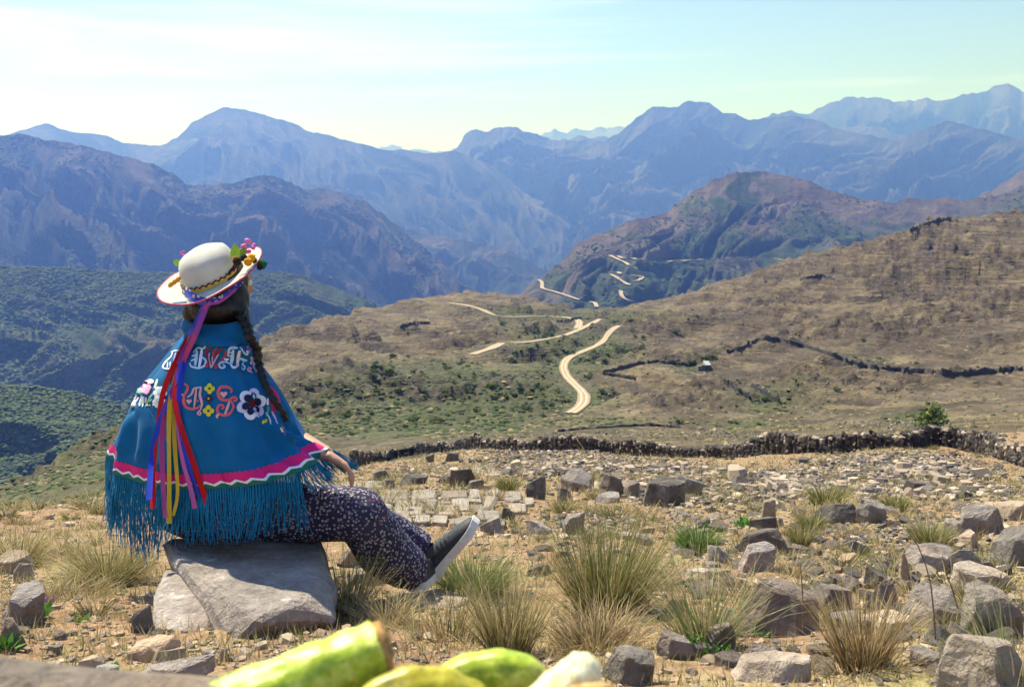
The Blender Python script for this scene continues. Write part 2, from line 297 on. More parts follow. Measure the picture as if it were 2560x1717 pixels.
# ------------------------------------------------------------------ far mountains
def interp(pts, px):
    p = np.array(sorted(pts), float); return np.interp(px, p[:, 0], p[:, 1])
def smooth_sky(pts, px):
    p = np.array(sorted(pts), float)
    # monotone-ish cubic through the points
    x, y = p[:, 0], p[:, 1]; m = np.gradient(y, x)
    j = np.clip(np.searchsorted(x, px)-1, 0, len(x)-2); h = x[j+1]-x[j]; t = np.clip((px-x[j])/h, 0, 1)
    return (2*t**3-3*t**2+1)*y[j]+(t**3-2*t**2+t)*h*m[j]*.3+(-2*t**3+3*t**2)*y[j+1]+(t**3-t**2)*h*m[j+1]*.3
LAY = {}
def ridge_layer(nm, sky_pts, D, front, bottom_y, mat, p0, p1, nc=420, nr=150, gul=.9, gfreq=9., shear=.5, seed=1, spur=.35, sfreq=2.5, jag=1.0, prof=.8, label=None, paths=None, fine=1.):
    """a mountain ridge: crest seen along sky_pts, D(px) the crest distance in metres, front = how far the foot comes towards the camera"""
    px = np.linspace(p0, p1, nc); sy = smooth_sky(sky_pts, px)+(fbm(px*.07, px*0+seed, 4, seed)*1.5+(ridged(px*.11, px*0+seed, 3, seed+5)-.9)*-1.1)*jag
    Dc = D(px); u = (px-512)/F; by = interp(bottom_y, px) if hasattr(bottom_y, '__len__') else np.full(nc, bottom_y)
    fr = front(px) if callable(front) else np.full(nc, front)
    tf = np.linspace(0, 1, nr)**1.15; tb = np.linspace(0, 1, 14)[1:]
    Zc = CZ-Dc*(sy-YH)/F; Df = Dc-fr; Zb = CZ-Df*(by-YH)/F
    Tm, _ = np.meshgrid(tf, px, indexing='ij')
    rel = np.maximum(Zc-Zb, 20.)
    Z = Zc-(1-(1-Tm)**1.0*1.0)**prof*rel if False else Zc-(Tm**prof)*rel
    Dm = Dc-Tm*fr
    relz = np.maximum(rel, .4*fr); Xk = u*Dc/1000.; amp = sm(-.02, .42, Tm)*(1-.3*Tm)
    wx = fbm(Xk*1.2+Tm*1.3, Tm*2.2+Xk*.3, 3, seed+3)*.22
    a = Xk+shear*Tm*rel/1000.+wx
    wide = 1000./np.maximum(Dc, 1)*0+1
    sp = ridged(a*sfreq*.4, Tm*.7+seed, 3, seed+11)-1.5
    gu = ridged(a*gfreq*.25+sp*.25, Tm*.9, 4, seed+21)-1.5
    fi = fbm(a*gfreq*1.1, Tm*3.5, 4, seed+31, .6)
    g2 = ridged(a*gfreq*.9+gu*.3, Tm*1.1+sp*.5, 4, seed+41)-1.4
    g3 = ridged(a*gfreq*2.4+g2*.3, Tm*2.6+gu*.5, 3, seed+51)-1.2
    Z = Z+relz*amp*(spur*.40*(sp+.62)+gul*.20*(gu+.55)+gul*.15*(g2+.5)+gul*.045*fine*(g3+.3)+.035*fine*fi)
    Dm = Dm-fr*amp*(spur*.25*sp+gul*.05*gu)
    # keep the face below the line of sight to the crest
    lim = CZ-Dm*(sy-YH+.25+5.*Tm)/F
    Z = np.minimum(Z, lim)
    LAY[nm] = (px, Dm, Z, seed)
    for k_ in range(len(paths or ())):
        Q = seg_path(paths[k_], lambda a_, b_: lay_hit(nm, a_, b_), 1., 5, 6.); carve(u*Dm, Dm, Z, Q, 10., 26.); paths[k_] = Q
    Zbk = Zc-(tb[:, None]**.9)*fr*.8*.55; Dbk = Dc+tb[:, None]*fr*.8
    Zall = np.vstack([Zbk[::-1], Z]); Dall = np.vstack([Dbk[::-1], Dm])
    Vv = np.stack([np.broadcast_to(u, Dall.shape)*Dall, Dall, Zall], -1)
    vv = np.vstack([np.zeros_like(Zbk), (gu+.5)*.3+(sp+.55)*.15+(g2+.4)*.3]).ravel()
    me = mesh_np(nm, Vv.reshape(-1, 3), grid_faces(len(Dall), nc), True, {'gul': vv, 'tt': np.vstack([np.zeros_like(Zbk), Tm]).ravel()})
    o = add(nm, me, mat, kind='structure', label=label, cat='mountain')
    LAY[nm] = (px, Dm, Z, seed)
    return o
def lay_hit(nm, qx, qy):
    px, Dm, Z, _ = LAY[nm]; j = int(np.clip(np.searchsorted(px, qx)-1, 0, len(px)-2)); t = (qx-px[j])/(px[j+1]-px[j])
    d = Dm[:, j]*(1-t)+Dm[:, j+1]*t; z = Z[:, j]*(1-t)+Z[:, j+1]*t; y = YH+F*(CZ-z)/d
    i = np.nonzero(y <= qy)[0]; i = (i[-1] if len(i) else 0)+1; i = min(max(i, 1), len(y)-1)
    q = 0 if y[i] == y[i-1] else np.clip((qy-y[i-1])/(y[i]-y[i-1]), 0, 1)
    dd = d[i-1]*(1-q)+d[i]*q; return Vector(((qx-512)/F*dd, dd, z[i-1]*(1-q)+z[i]*q))
def zlay(nm):
    px, Dm, Z, _ = LAY[nm]
    def f(x, y):
        x = np.asarray(x, float); y = np.asarray(y, float); out = np.empty(x.shape)
        for i in np.ndindex(x.shape):
            q = x[i]/y[i]*F+512; j = int(np.clip(np.searchsorted(px, q)-1, 0, len(px)-2)); t = (q-px[j])/(px[j+1]-px[j])
            za = np.interp(y[i], Dm[::-1, j], Z[::-1, j]); zb = np.interp(y[i], Dm[::-1, j+1], Z[::-1, j+1]); out[i] = za*(1-t)+zb*t
        return out
    return f
def mount_mat(nm, rock, rock2, green, s, gl=.5, bump=1., gt=0.):
    t = NT(nm); p = t.pos(); g = t.attr('gul'); tt = t.attr('tt')
    n1 = t.noise(p, .35*s, 7, .62); n2 = t.noise(p, 2.2*s, 8, .7); n3 = t.noise(t.mapv(p, (1, 1, .35)), .9*s, 6, .6)
    base = t.ramp(t.math('ADD', t.math('MULTIPLY', n1, .5), t.math('MULTIPLY', n3, .5)), (.36, rock), (.62, rock2))
    gm = t.rng(t.math('ADD', t.math('ADD', t.math('MULTIPLY', g, -.55), n1), t.math('ADD', t.math('MULTIPLY', tt, gt), t.math('MULTIPLY', n2, .35))), 1.02-gl, 1.22-gl)
    gc = t.ramp(n2, (.35, tuple(c*.45 for c in green)), (.65, green))
    col = t.mix(gm, base, gc)
    col = t.mix(t.rng(n3, .66, .80, 0, .22), col, tuple(min(1, c*1.7) for c in rock2))
    return t.done(col, .95, t.bump(t.math('ADD', n2, t.math('MULTIPLY', n3, .8)), bump, 28./(s*1000)*10))
M_c = mount_mat('brown_mountain', (.046,.034,.033), (.165,.122,.104), (.045,.072,.024), .012, .34, 1., .30)
M_d0 = mount_mat('green_slope', (.055,.046,.03), (.19,.15,.095), (.060,.090,.034), .014, .60, 1., .0)
M_d = mount_mat('dark_mountain', (.034,.028,.030), (.125,.095,.090), (.028,.042,.022), .007, .46, 1., .12)
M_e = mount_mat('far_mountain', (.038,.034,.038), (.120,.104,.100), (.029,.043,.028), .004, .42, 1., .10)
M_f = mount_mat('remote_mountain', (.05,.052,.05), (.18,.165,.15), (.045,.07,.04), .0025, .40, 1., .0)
K_ = lambda v: (lambda px: np.full(np.shape(px), float(v)))
LI = lambda *p: (lambda px: interp(p, px))
ZIG = [[(610,256),(622,258),(640,260),(668,262),(690,261),(720,259),(760,258),(775,259),(787,262)],[(609,256),(620,261),(630,266),(640,271),(649,273)],
      [(606,273),(618,273),(628,276),(644,277),(640,281),(632,282)],[(610,275),(618,279),(624,284),(630,286)],[(621,291),(620,297),(628,301),(640,304),(648,308)],
      [(538,278),(543,284),(541,289),(556,293),(568,297),(580,301),(596,304),(597,309)],[(598,311),(612,311),(630,310)],[(676,267),(690,268),(703,269)]]
ridge_layer('mountain_purple_brown', [(440,380),(490,325),(515,297),(535,281),(560,262),(580,241),(600,232),(640,218),(665,213),(680,200),(700,188),(718,177),(735,172),(760,171),(790,176),(812,182),(830,190),(865,199),(895,202),(910,198),(925,199),(945,197),(962,200),(980,198),(1010,192),(1060,180),(1300,150)],
    LI((440,2000),(760,2900),(1300,2600)), LI((440,400),(600,850),(760,1100),(1300,950)), [(440,420),(600,345),(760,330),(1300,330)], M_c, 440, 1300, 420, 200, gul=.5, gfreq=10, shear=.9, seed=3, spur=.20, sfreq=4., jag=.8, fine=.8, paths=ZIG, label='bare purple brown mountain with a zigzag dirt road on its flank')
ridge_layer('mountain_right_shoulder', [(930,235),(960,207),(972,199),(990,190),(1010,178),(1024,169),(1080,140),(1300,90)], K_(3600), K_(1300), 300, M_c, 930, 1300, 160, 90, seed=8, spur=.3, label='dark brown mountain shoulder rising at the frame edge')
ridge_layer('hill_green_left', [(-400,250),(-100,262),(0,265),(60,267),(120,271),(200,273),(262,272),(280,271),(300,275),(330,285),(360,297),(390,312),(430,340),(470,370)], LI((-400,1900),(470,2300)), LI((-400,520),(470,480)), [(-400,470),(0,440),(200,430),(470,430)], M_d0, -400, 470, 430, 200, gul=.6, gfreq=12, shear=-.6, seed=14, spur=.38, sfreq=4, jag=.6, prof=.95, label='shrub covered green slope behind the seated person')
ridge_layer('hill_green_low', [(-400,340),(-60,378),(0,384),(40,385),(70,390),(100,398),(140,412),(200,440),(260,475)], LI((-400,900),(260,1000)), LI((-400,260),(260,260)), [(-400,560),(0,570),(260,600)], M_d0, -400, 260, 300, 130, gul=.5, gfreq=16, shear=-.5, seed=19, spur=.35, sfreq=6, jag=.8, label='lower green spur covered with bushes')
ridge_layer('mountain_dark_left', [(-400,150),(-150,128),(-60,132),(0,135),(20,134),(50,140),(75,143),(100,150),(125,156),(150,163),(170,171),(186,183),(205,185),(228,183),(250,178),(262,175),(274,175),(288,181),(307,189),(320,188),(333,190),(350,196),(363,201),(380,211),(394,223),(415,240),(438,258),(464,283),(480,296),(520,330)], LI((-400,4200),(150,4300),(300,4600),(520,4400)), LI((-400,1400),(300,1350),(520,1000)), [(-400,330),(0,320),(520,380)], M_d, -400, 520, 560, 220, gul=1.15, gfreq=10, shear=-1.4, seed=26, spur=.55, sfreq=3.2, jag=.9, label='dark blue mountain ridge with steep gullies')
ridge_layer('mountain_valley_spur', [(360,260),(407,229),(438,236),(482,243),(505,249),(525,258),(543,268),(560,282),(600,310)], K_(5600), K_(900), 330, M_d, 360, 600, 150, 80, gul=1., seed=37, spur=.5, label='low dark spur in the valley bottom')
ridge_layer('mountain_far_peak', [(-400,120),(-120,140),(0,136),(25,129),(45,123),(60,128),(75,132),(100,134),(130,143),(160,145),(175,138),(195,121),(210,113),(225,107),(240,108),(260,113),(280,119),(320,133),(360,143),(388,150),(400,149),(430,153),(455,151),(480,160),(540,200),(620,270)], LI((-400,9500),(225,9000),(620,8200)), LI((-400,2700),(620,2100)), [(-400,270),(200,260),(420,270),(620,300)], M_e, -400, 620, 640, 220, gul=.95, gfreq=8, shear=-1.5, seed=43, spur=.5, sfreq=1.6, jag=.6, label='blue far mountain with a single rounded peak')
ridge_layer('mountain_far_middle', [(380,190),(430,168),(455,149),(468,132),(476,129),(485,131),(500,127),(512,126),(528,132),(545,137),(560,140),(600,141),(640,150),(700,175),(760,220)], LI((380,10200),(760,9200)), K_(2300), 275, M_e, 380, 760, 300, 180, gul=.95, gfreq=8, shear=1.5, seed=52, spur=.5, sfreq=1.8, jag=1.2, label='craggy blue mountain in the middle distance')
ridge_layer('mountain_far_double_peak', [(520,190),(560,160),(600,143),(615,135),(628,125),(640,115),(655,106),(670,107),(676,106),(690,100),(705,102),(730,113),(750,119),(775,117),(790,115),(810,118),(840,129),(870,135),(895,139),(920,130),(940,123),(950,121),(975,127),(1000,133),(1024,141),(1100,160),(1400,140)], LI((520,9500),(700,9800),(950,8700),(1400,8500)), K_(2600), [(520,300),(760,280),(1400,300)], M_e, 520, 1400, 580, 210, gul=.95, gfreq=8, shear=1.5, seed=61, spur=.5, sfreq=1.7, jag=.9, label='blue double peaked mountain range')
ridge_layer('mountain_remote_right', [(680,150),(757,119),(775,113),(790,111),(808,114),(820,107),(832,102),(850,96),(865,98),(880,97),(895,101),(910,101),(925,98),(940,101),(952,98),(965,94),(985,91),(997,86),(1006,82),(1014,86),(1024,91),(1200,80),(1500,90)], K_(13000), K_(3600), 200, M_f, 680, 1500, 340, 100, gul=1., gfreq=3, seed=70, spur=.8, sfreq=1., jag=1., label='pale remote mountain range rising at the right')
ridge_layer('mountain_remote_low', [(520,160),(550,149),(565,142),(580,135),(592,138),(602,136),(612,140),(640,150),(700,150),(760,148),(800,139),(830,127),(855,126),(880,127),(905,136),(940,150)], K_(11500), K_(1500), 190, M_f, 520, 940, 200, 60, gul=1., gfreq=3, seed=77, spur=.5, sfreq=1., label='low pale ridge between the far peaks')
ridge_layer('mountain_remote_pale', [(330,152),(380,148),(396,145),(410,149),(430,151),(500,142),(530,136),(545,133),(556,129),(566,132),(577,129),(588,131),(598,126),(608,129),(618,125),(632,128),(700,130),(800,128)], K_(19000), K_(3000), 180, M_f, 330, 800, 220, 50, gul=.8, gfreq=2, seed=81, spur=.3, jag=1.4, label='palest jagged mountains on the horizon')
# valley floor under the mountains, reaching the horizon
def valley():
    d = np.geomspace(2200, 31000, 60); u = np.linspace(-1.0, 1.0, 80); Uv, Dv = np.meshgrid(u, d)
    Zv = -np.interp(Dv, [2200, 5000, 9000, 15000, 31000], [900, 1050, 800, 900, 600])
    V = np.stack([Uv*Dv, Dv, Zv], -1).reshape(-1, 3)
    add('terrain', mesh_np('terrain', V, grid_faces(60, 80)), M_d, kind='structure', label='deep valley floor', cat='terrain')
valley()
def haze():
    x0, x1, y0, y1, z0, z1 = -33000, 33000, -600, 33500, -2600, 2060
    v = [(x, y, z) for x in (x0, x1) for y in (y0, y1) for z in (z0, z1)]
    f = [(0,1,3,2),(4,6,7,5),(0,4,5,1),(2,3,7,6),(0,2,6,4),(1,5,7,3)]
    t = NT('haze_air')
    pv = t.n('ShaderNodeVolumePrincipled', {'Color': (.125,.25,1.0,1), 'Density': 1.75e-4, 'Anisotropy': 0.4, 'Absorption Color': (1,1,1,1)})
    t.t.links.new(pv.outputs[0], t.out.inputs['Volume'])
    add('haze', mesh_np('haze', v, f, False), t.m, kind='stuff', label='blue mountain haze', cat='haze')
haze()
# ------------------------------------------------------------------ builders shared by rocks, plants and people
from mathutils import noise as mnoise
from mathutils.bvhtree import BVHTree
def Wp(px, py, d): return Vector(((px-512)/F*d, d, CZ-(py-YH)/F*d))
def empty(name, loc=(0,0,0), **k): 
    o = add(name, None, None, loc=loc, **k); o.empty_display_size = .1; return o
def bm_mesh(name, bm, smooth=False):
    me = bpy.data.meshes.new(name); bm.to_mesh(me); bm.free()
    if smooth: me.polygons.foreach_set('use_smooth', np.ones(len(me.polygons), bool))
    return me
def hull_mesh(name, pts, seed=0, bevel=.06, rough=.02, cuts=1, smooth=False, nscale=6.):
    """an angular stone: convex hull of points, edges chipped, faces slightly uneven"""
    bm = bmesh.new()
    for p in pts: bm.verts.new(p)
    r = bmesh.ops.convex_hull(bm, input=bm.verts[:])
    bmesh.ops.delete(bm, geom=list({g for g in r['geom_interior']+r['geom_unused'] if isinstance(g, bmesh.types.BMVert)}), context='VERTS')
    bmesh.ops.dissolve_limit(bm, angle_limit=R(9), verts=bm.verts[:], edges=bm.edges[:])
    size = max(max(v.co[i] for v in bm.verts)-min(v.co[i] for v in bm.verts) for i in range(3))
    if bevel: 
        bmesh.ops.bevel(bm, geom=bm.edges[:], offset=bevel*size*.5, segments=1, affect='EDGES', clamp_overlap=True)
    bmesh.ops.triangulate(bm, faces=bm.faces[:])
    if cuts: bmesh.ops.subdivide_edges(bm, edges=[e for e in bm.edges if e.calc_length() > size*.16], cuts=cuts, use_grid_fill=True)
    bmesh.ops.triangulate(bm, faces=bm.faces[:])
    for v in bm.verts:
        n = mnoise.noise_vector(v.co*(nscale/size)+Vector((seed*3.1, seed*1.7, 0)))
        n2 = mnoise.noise_vector(v.co*(nscale*3/size)+Vector((seed, 0, seed)))
        v.co += n*size*rough+n2*size*rough*.5
    bmesh.ops.recalc_face_normals(bm, faces=bm.faces[:])
    return bm_mesh(name, bm, smooth)
def block_pts(w, dp, h, rs, style='block'):
    """corner points of a broken stone: an irregular polygon in plan, split and tilted on top"""
    P = []; n = {'slab': 7, 'shard': 5, 'round': 8}.get(style, rs.choice((5, 5, 6))); tp = {'slab': .88, 'shard': .35, 'round': .72}.get(style, rs.uniform(.6, .95)); a0 = rs.uniform(0, 6.28)
    tx, ty = rs.uniform(-.16, .16), rs.uniform(-.12, .12); sl, sd = rs.uniform(-.28, .28), rs.uniform(-.2, .2)
    ang = sorted(a0+6.283*k/n+rs.uniform(-.35, .35) for k in range(n)); rad = [rs.uniform(.86, 1.16) for _ in range(n)]
    mx = max(abs(math.cos(a)*r) for a, r in zip(ang, rad)); my = max(abs(math.sin(a)*r) for a, r in zip(ang, rad))
    for a, r in zip(ang, rad):
        x, y = math.cos(a)*r/mx*.5, math.sin(a)*r/my*.5
        P.append(Vector((x*w, y*dp, rs.uniform(-.14, .06)*h)))
        q = tp*rs.uniform(.82, 1.06); zt = 1-abs(rs.gauss(0, .10))+sl*x*1.6+sd*y*1.6
        P.append(Vector(((x*q+tx)*w, (y*q+ty)*dp, h*max(.35, min(1.08, zt)))))
        if style in ('round', 'block') and rs.random() < .6: P.append(Vector((x*w*1.04, y*dp*1.04, h*rs.uniform(.3, .65))))
    if style == 'shard': P.append(Vector((w*rs.uniform(-.25, .25), 0, h*1.1)))
    return P
def rock_mat(nm, dark, mid, light, lichen=.35):
    t = NT(nm); p = t.obj(); r = t.rand()
    off = t.n('ShaderNodeVectorMath', {0: p, 1: t.n('ShaderNodeCombineXYZ', {0: t.math('MULTIPLY', r, 37.), 1: t.math('MULTIPLY', r, 11.)}).outputs[0]}, operation='ADD').outputs[0]
    a = t.noise(off, 5., 8, .62, .3); b = t.noise(off, 38., 5, .65); c = t.noise(t.mapv(off, (1, 1, 3)), 11., 5, .6)
    m = t.math('ADD', t.math('MULTIPLY', a, .55), t.math('ADD', t.math('MULTIPLY', b, .25), t.math('MULTIPLY', c, .2)))
    col = t.ramp(m, (.34, dark), (.5, mid), (.66, light))
    col = t.mix(t.rng(t.noise(off, 3.1, 4), .52, .7, 0, .5), col, (mid[0]*1.25, mid[1]*.95, mid[2]*.75))
    spots = t.math('MULTIPLY', t.rng(t.noise(off, 17., 6, .7), .60, .66), lichen)
    col = t.mix(spots, col, (.52, .51, .46))
    col = t.mix(t.rng(t.vor(off, 60.), 0., .14, .35, 0), col, tuple(x*.4 for x in dark))
    hs = t.n('ShaderNodeHueSaturation', {'Color': col, 'Value': t.rng(r, 0, 1, .78, 1.22), 'Saturation': t.rng(t.math('FRACT', t.math('MULTIPLY', r, 7.3)), 0, 1, .7, 1.1)}).outputs[0]
    return t.done(hs, .9, t.bump(t.math('ADD', t.math('MULTIPLY', b, .9), t.math('MULTIPLY', a, 1.3)), .9, .03), .3)
RM = {'grey': rock_mat('grey_stone', (.080,.064,.052), (.19,.158,.130), (.33,.285,.24)),
      'tan': rock_mat('tan_stone', (.20,.145,.10), (.37,.275,.195), (.52,.42,.32), .2),
      'brown': rock_mat('brown_stone', (.105,.078,.062), (.215,.165,.135), (.34,.28,.235), .3),
      'dark': rock_mat('dark_stone', (.048,.040,.035), (.125,.105,.088), (.24,.205,.175), .3),
      'orange': rock_mat('orange_stone', (.33,.17,.07), (.48,.27,.12), (.55,.38,.22), .1),
      'purple': rock_mat('purple_grey_stone', (.115,.092,.082), (.28,.232,.205), (.46,.40,.355), .7)}
ROCKS = []
def rock(px, base, w, h, label, col='grey', style='block', yaw=None, tilt=0., deep=.75, seed=None, name='rock', group=None, dmin=1.3, sink=.03, proud=0.):
    """a stone seen at px with its foot at row base, w by h pixels across, standing on the ground"""
    p = hit(px, base, dmin); d = p.y; s = d/F; rs = random.Random(int(px*7+base*13) if seed is None else seed)
    W_, H_ = w*s*1.12, h*s*1.05
    me = hull_mesh(name, block_pts(W_, W_*deep*rs.uniform(.8, 1.2), H_, rs, style), seed or int(px), .035 if w > 24 else .05, .024, 2 if w > 30 else 1)
    z = zs(p.x, p.y+W_*deep*.4)
    o = add(name, me, RM[col], loc=(p.x, p.y+W_*deep*.4, z-H_*sink+proud), rot=(rs.uniform(-.1, .1), tilt, rs.uniform(-.5, .5) if yaw is None else yaw), label=label, cat='rock', group=group)
    ROCKS.append((p.x, p.y+W_*deep*.4, W_*.5)); return o
def blades(n, h, r0, lean, rs, segs=4, w=.0022, cols=((.10,.13,.03),(.42,.36,.16)), hv=.35, droop=.35, dry=.3, bias=(0,0)):
    """grass blades as curved tapering strips; returns verts, tris, colours"""
    a = rs.uniform(0, 2*np.pi, n); q = np.sqrt(rs.uniform(0, 1, n)); bx = np.cos(a)*q*r0; by = np.sin(a)*q*r0
    ln = h*(1-hv*rs.uniform(0, 1, n)**1.0); az = a+rs.normal(0, .5, n); th = np.abs(rs.normal(0, 1, n))*lean*.5+q*lean*.75
    t = np.linspace(0, 1, segs+1); wv = rs.uniform(.7, 1.3, n)*w
    V = np.empty((n, segs+1, 2, 3)); th_t = th[:, None]+droop*rs.uniform(.2, 1.8, n)[:, None]*t[None, :]**1.6
    step = ln[:, None]/segs; hor = np.cumsum(np.sin(th_t)*step, 1)-np.sin(th_t[:, :1])*step; ver = np.cumsum(np.cos(th_t)*step, 1)-np.cos(th_t[:, :1])*step
    cx = bx[:, None]+np.cos(az)[:, None]*hor+bias[0]*t[None]**2*h; cy = by[:, None]+np.sin(az)[:, None]*hor+bias[1]*t[None]**2*h
    sa = rs.uniform(0, np.pi, n); sx = np.cos(sa)[:, None]*wv[:, None]*(1-t*.85)[None]; sy = np.sin(sa)[:, None]*wv[:, None]*(1-t*.85)[None]
    for k, sg in ((0, -1), (1, 1)):
        V[:, :, k, 0] = cx+sg*sx; V[:, :, k, 1] = cy+sg*sy; V[:, :, k, 2] = ver-.02*h
    c0 = np.array(cols[0]); c1 = np.array(cols[1]); c2 = np.array((.50,.40,.20)); isdry = (rs.uniform(0, 1, n) < dry)[:, None, None]
    tt = np.clip(t[None, :, None]+rs.normal(0, .15, n)[:, None, None], 0, 1); col = c0*(1-tt)+c1*tt
    col = np.where(isdry, c2*(.65+.45*tt), col)*rs.uniform(.7, 1.25, n)[:, None, None]
    col = np.repeat(col[:, :, None, :], 2, 2)
    i = (np.arange(n)*(segs+1)*2)[:, None]+(np.arange(segs)*2)[None, :]
    Fc = np.stack([i, i+1, i+3, i+2], -1).reshape(-1, 4)
    return V.reshape(-1, 3), Fc, np.clip(col, 0, 1).reshape(-1, 3)
def grass_mat():
    t = NT('grass_blade'); c = t.attr('Col', 'Color')
    b = t.n('ShaderNodeBsdfPrincipled', {'Base Color': c, 'Roughness': .75, 'Specular IOR Level': .2})
    tr = t.n('ShaderNodeBsdfTranslucent', {'Color': c}); ms = t.n('ShaderNodeMixShader', {0: .30, 1: b.outputs[0], 2: tr.outputs[0]})
    t.t.links.new(ms.outputs[0], t.out.inputs[0]); return t.m
M_grass = grass_mat()
GREEN = ((.040,.055,.012),(.25,.25,.085)); OLIVE = ((.065,.062,.018),(.33,.29,.125)); STRAW = ((.15,.095,.045),(.46,.37,.20)); FRESH = ((.04,.10,.018),(.14,.24,.055))
def tussock_mesh(name, seed, layers):
    rs = np.random.default_rng(seed); Vs, Fs, Cs, o = [], [], [], 0
    for k in layers:
        v, f, c = blades(rs=rs, **k); Vs.append(v); Fs.append(f+o); Cs.append(c); o += len(v)
    return mesh_np(name, np.vstack(Vs), np.vstack(Fs), True, {'Col': np.vstack(Cs)})
def scatter_mesh(name, bases, P, S, RZ, cols=None, tilt=None, smooth=False):
    """many small pieces in one mesh. bases: list of (verts, tris)"""
    Vs, Fs, Cs, o = [], [], [], 0; ids = rng.integers(0, len(bases), len(P))
    for b, (bv, bf) in enumerate(bases):
        k = np.nonzero(ids == b)[0]
        if not len(k): continue
        c, s = np.cos(RZ[k]), np.sin(RZ[k]); v = bv[None]*S[k][:, None, :] if S.ndim == 2 else bv[None]*S[k][:, None, None]
        if tilt is not None:
            tx = tilt[k]; ct, st = np.cos(tx)[:, None], np.sin(tx)[:, None]
            v = np.stack([v[..., 0], v[..., 1]*ct-v[..., 2]*st, v[..., 1]*st+v[..., 2]*ct], -1)
        x = v[..., 0]*c[:, None]-v[..., 1]*s[:, None]; y = v[..., 0]*s[:, None]+v[..., 1]*c[:, None]
        vv = np.stack([x, y, v[..., 2]], -1)+P[k][:, None, :]
        Vs.append(vv.reshape(-1, 3)); Fs.append((bf[None]+(np.arange(len(k))*len(bv))[:, None, None]).reshape(-1, bf.shape[1])+o); o += len(k)*len(bv)
        if cols is not None: Cs.append(np.repeat(cols[k], len(bv), 0))
    return mesh_np(name, np.vstack(Vs), np.vstack(Fs), smooth, {'Col': np.vstack(Cs)} if cols is not None else None)
def tri_arrays(me):
    me.calc_loop_triangles(); v = np.empty(len(me.vertices)*3); me.vertices.foreach_get('co', v)
    f = np.empty(len(me.loop_triangles)*3, np.int32); me.loop_triangles.foreach_get('vertices', f)
    return v.reshape(-1, 3), f.reshape(-1, 3)
def col_mat(nm, rough=.9, trans=0., bump=0.):
    t = NT(nm); c = t.attr('Col', 'Color')
    if bump:
        n = t.noise(t.pos(), bump, 4); c = t.mix(t.rng(n, .35, .65, .55, 0.), c, t.mix(1., c, (.45,.42,.4), 'MULTIPLY'))
    return t.done(c, rough)
# ------------------------------------------------------------------ middle distance: roads, field walls, bushes, hut
def path_pts(pts, hitf, step=4.):
    out = []
    p = np.array(pts, float); seg = np.r_[0, np.cumsum(np.hypot(*np.diff(p, axis=0).T))]
    s = np.arange(0, seg[-1], step)
    # smooth the corners a little
    x = np.interp(s, seg, p[:, 0]); y = np.interp(s, seg, p[:, 1])
    for _ in range(2):
        if len(x) > 4: x[1:-1] = (x[:-2]+2*x[1:-1]+x[2:])/4; y[1:-1] = (y[:-2]+2*y[1:-1]+y[2:])/4
    return [hitf(a, b) for a, b in zip(x, y)]
def road_mat():
    t = NT('dirt_road'); v = t.attr('lat'); p = t.pos(); n = t.noise(p, .5, 5)
    rut = t.rng(t.math('ABSOLUTE', t.math('SUBTRACT', t.math('ABSOLUTE', t.math('SUBTRACT', v, .5)), .2)), .04, .12, 1, 0)
    c = t.mix(rut, t.ramp(n, (.3, (.23,.165,.10)), (.7, (.33,.245,.155))), (.44, .36, .265))
    return t.done(c, .95)
M_road = road_mat()
M_track = plain('trodden_earth', (.205,.165,.105), .95, .2, 1.)
def road(nm, Q, width, zf, lift, label):
    n = len(Q); X, Y = Q[:, 0], Q[:, 1]; tx = np.gradient(X); ty = np.gradient(Y); l = np.hypot(tx, ty)+1e-9; nx, ny = -ty/l, tx/l; lat = np.linspace(-.5, .5, 7); V = np.empty((n, 7, 3)); wv = width*(1+.18*fbm(np.arange(n)*.08, np.full(n, 1.3), 3, 4))
    for k, a in enumerate(lat):
        V[:, k, 0] = X+nx*wv*a; V[:, k, 1] = Y+ny*wv*a; V[:, k, 2] = np.maximum(zf(V[:, k, 0], V[:, k, 1]), Q[:, 2]-lift*.5)+lift
    for _ in range(2): V[1:-1, :, 2] = np.maximum((V[:-2, :, 2]+2*V[1:-1, :, 2]+V[2:, :, 2])/4, V[1:-1, :, 2]-.05)
    return add('footpath' if 'footpath' in label or 'path below' in label else nm, mesh_np(nm, V.reshape(-1, 3), grid_faces(n, 7), True, {'lat': np.tile(lat+.5, n)}), M_track if 'faint' in label else M_road, kind='structure', label=label, cat='path' if 'faint' in label else 'road')
for Q, wd, lab in ROADS: road('dirt_road', Q, wd, zat, .25, lab)
zlab = ['upper zigzag dirt road running level across the mountain flank','zigzag dirt road descending below the upper bend','middle hairpin of the zigzag dirt road','lower arm of the middle hairpin','lower bend of the zigzag dirt road','dirt road winding down the left foot of the mountain','pale gravel yard at the foot of the mountain','pale bare terrace under the upper road']
for Q, lab in zip(ZIG, zlab): road('zigzag_road', Q, 8.5, zlay('mountain_purple_brown'), 3.5, lab)
M_wallfar = rock_mat('field_wall_stone', (.020,.017,.015), (.050,.042,.036), (.11,.095,.08), .1)
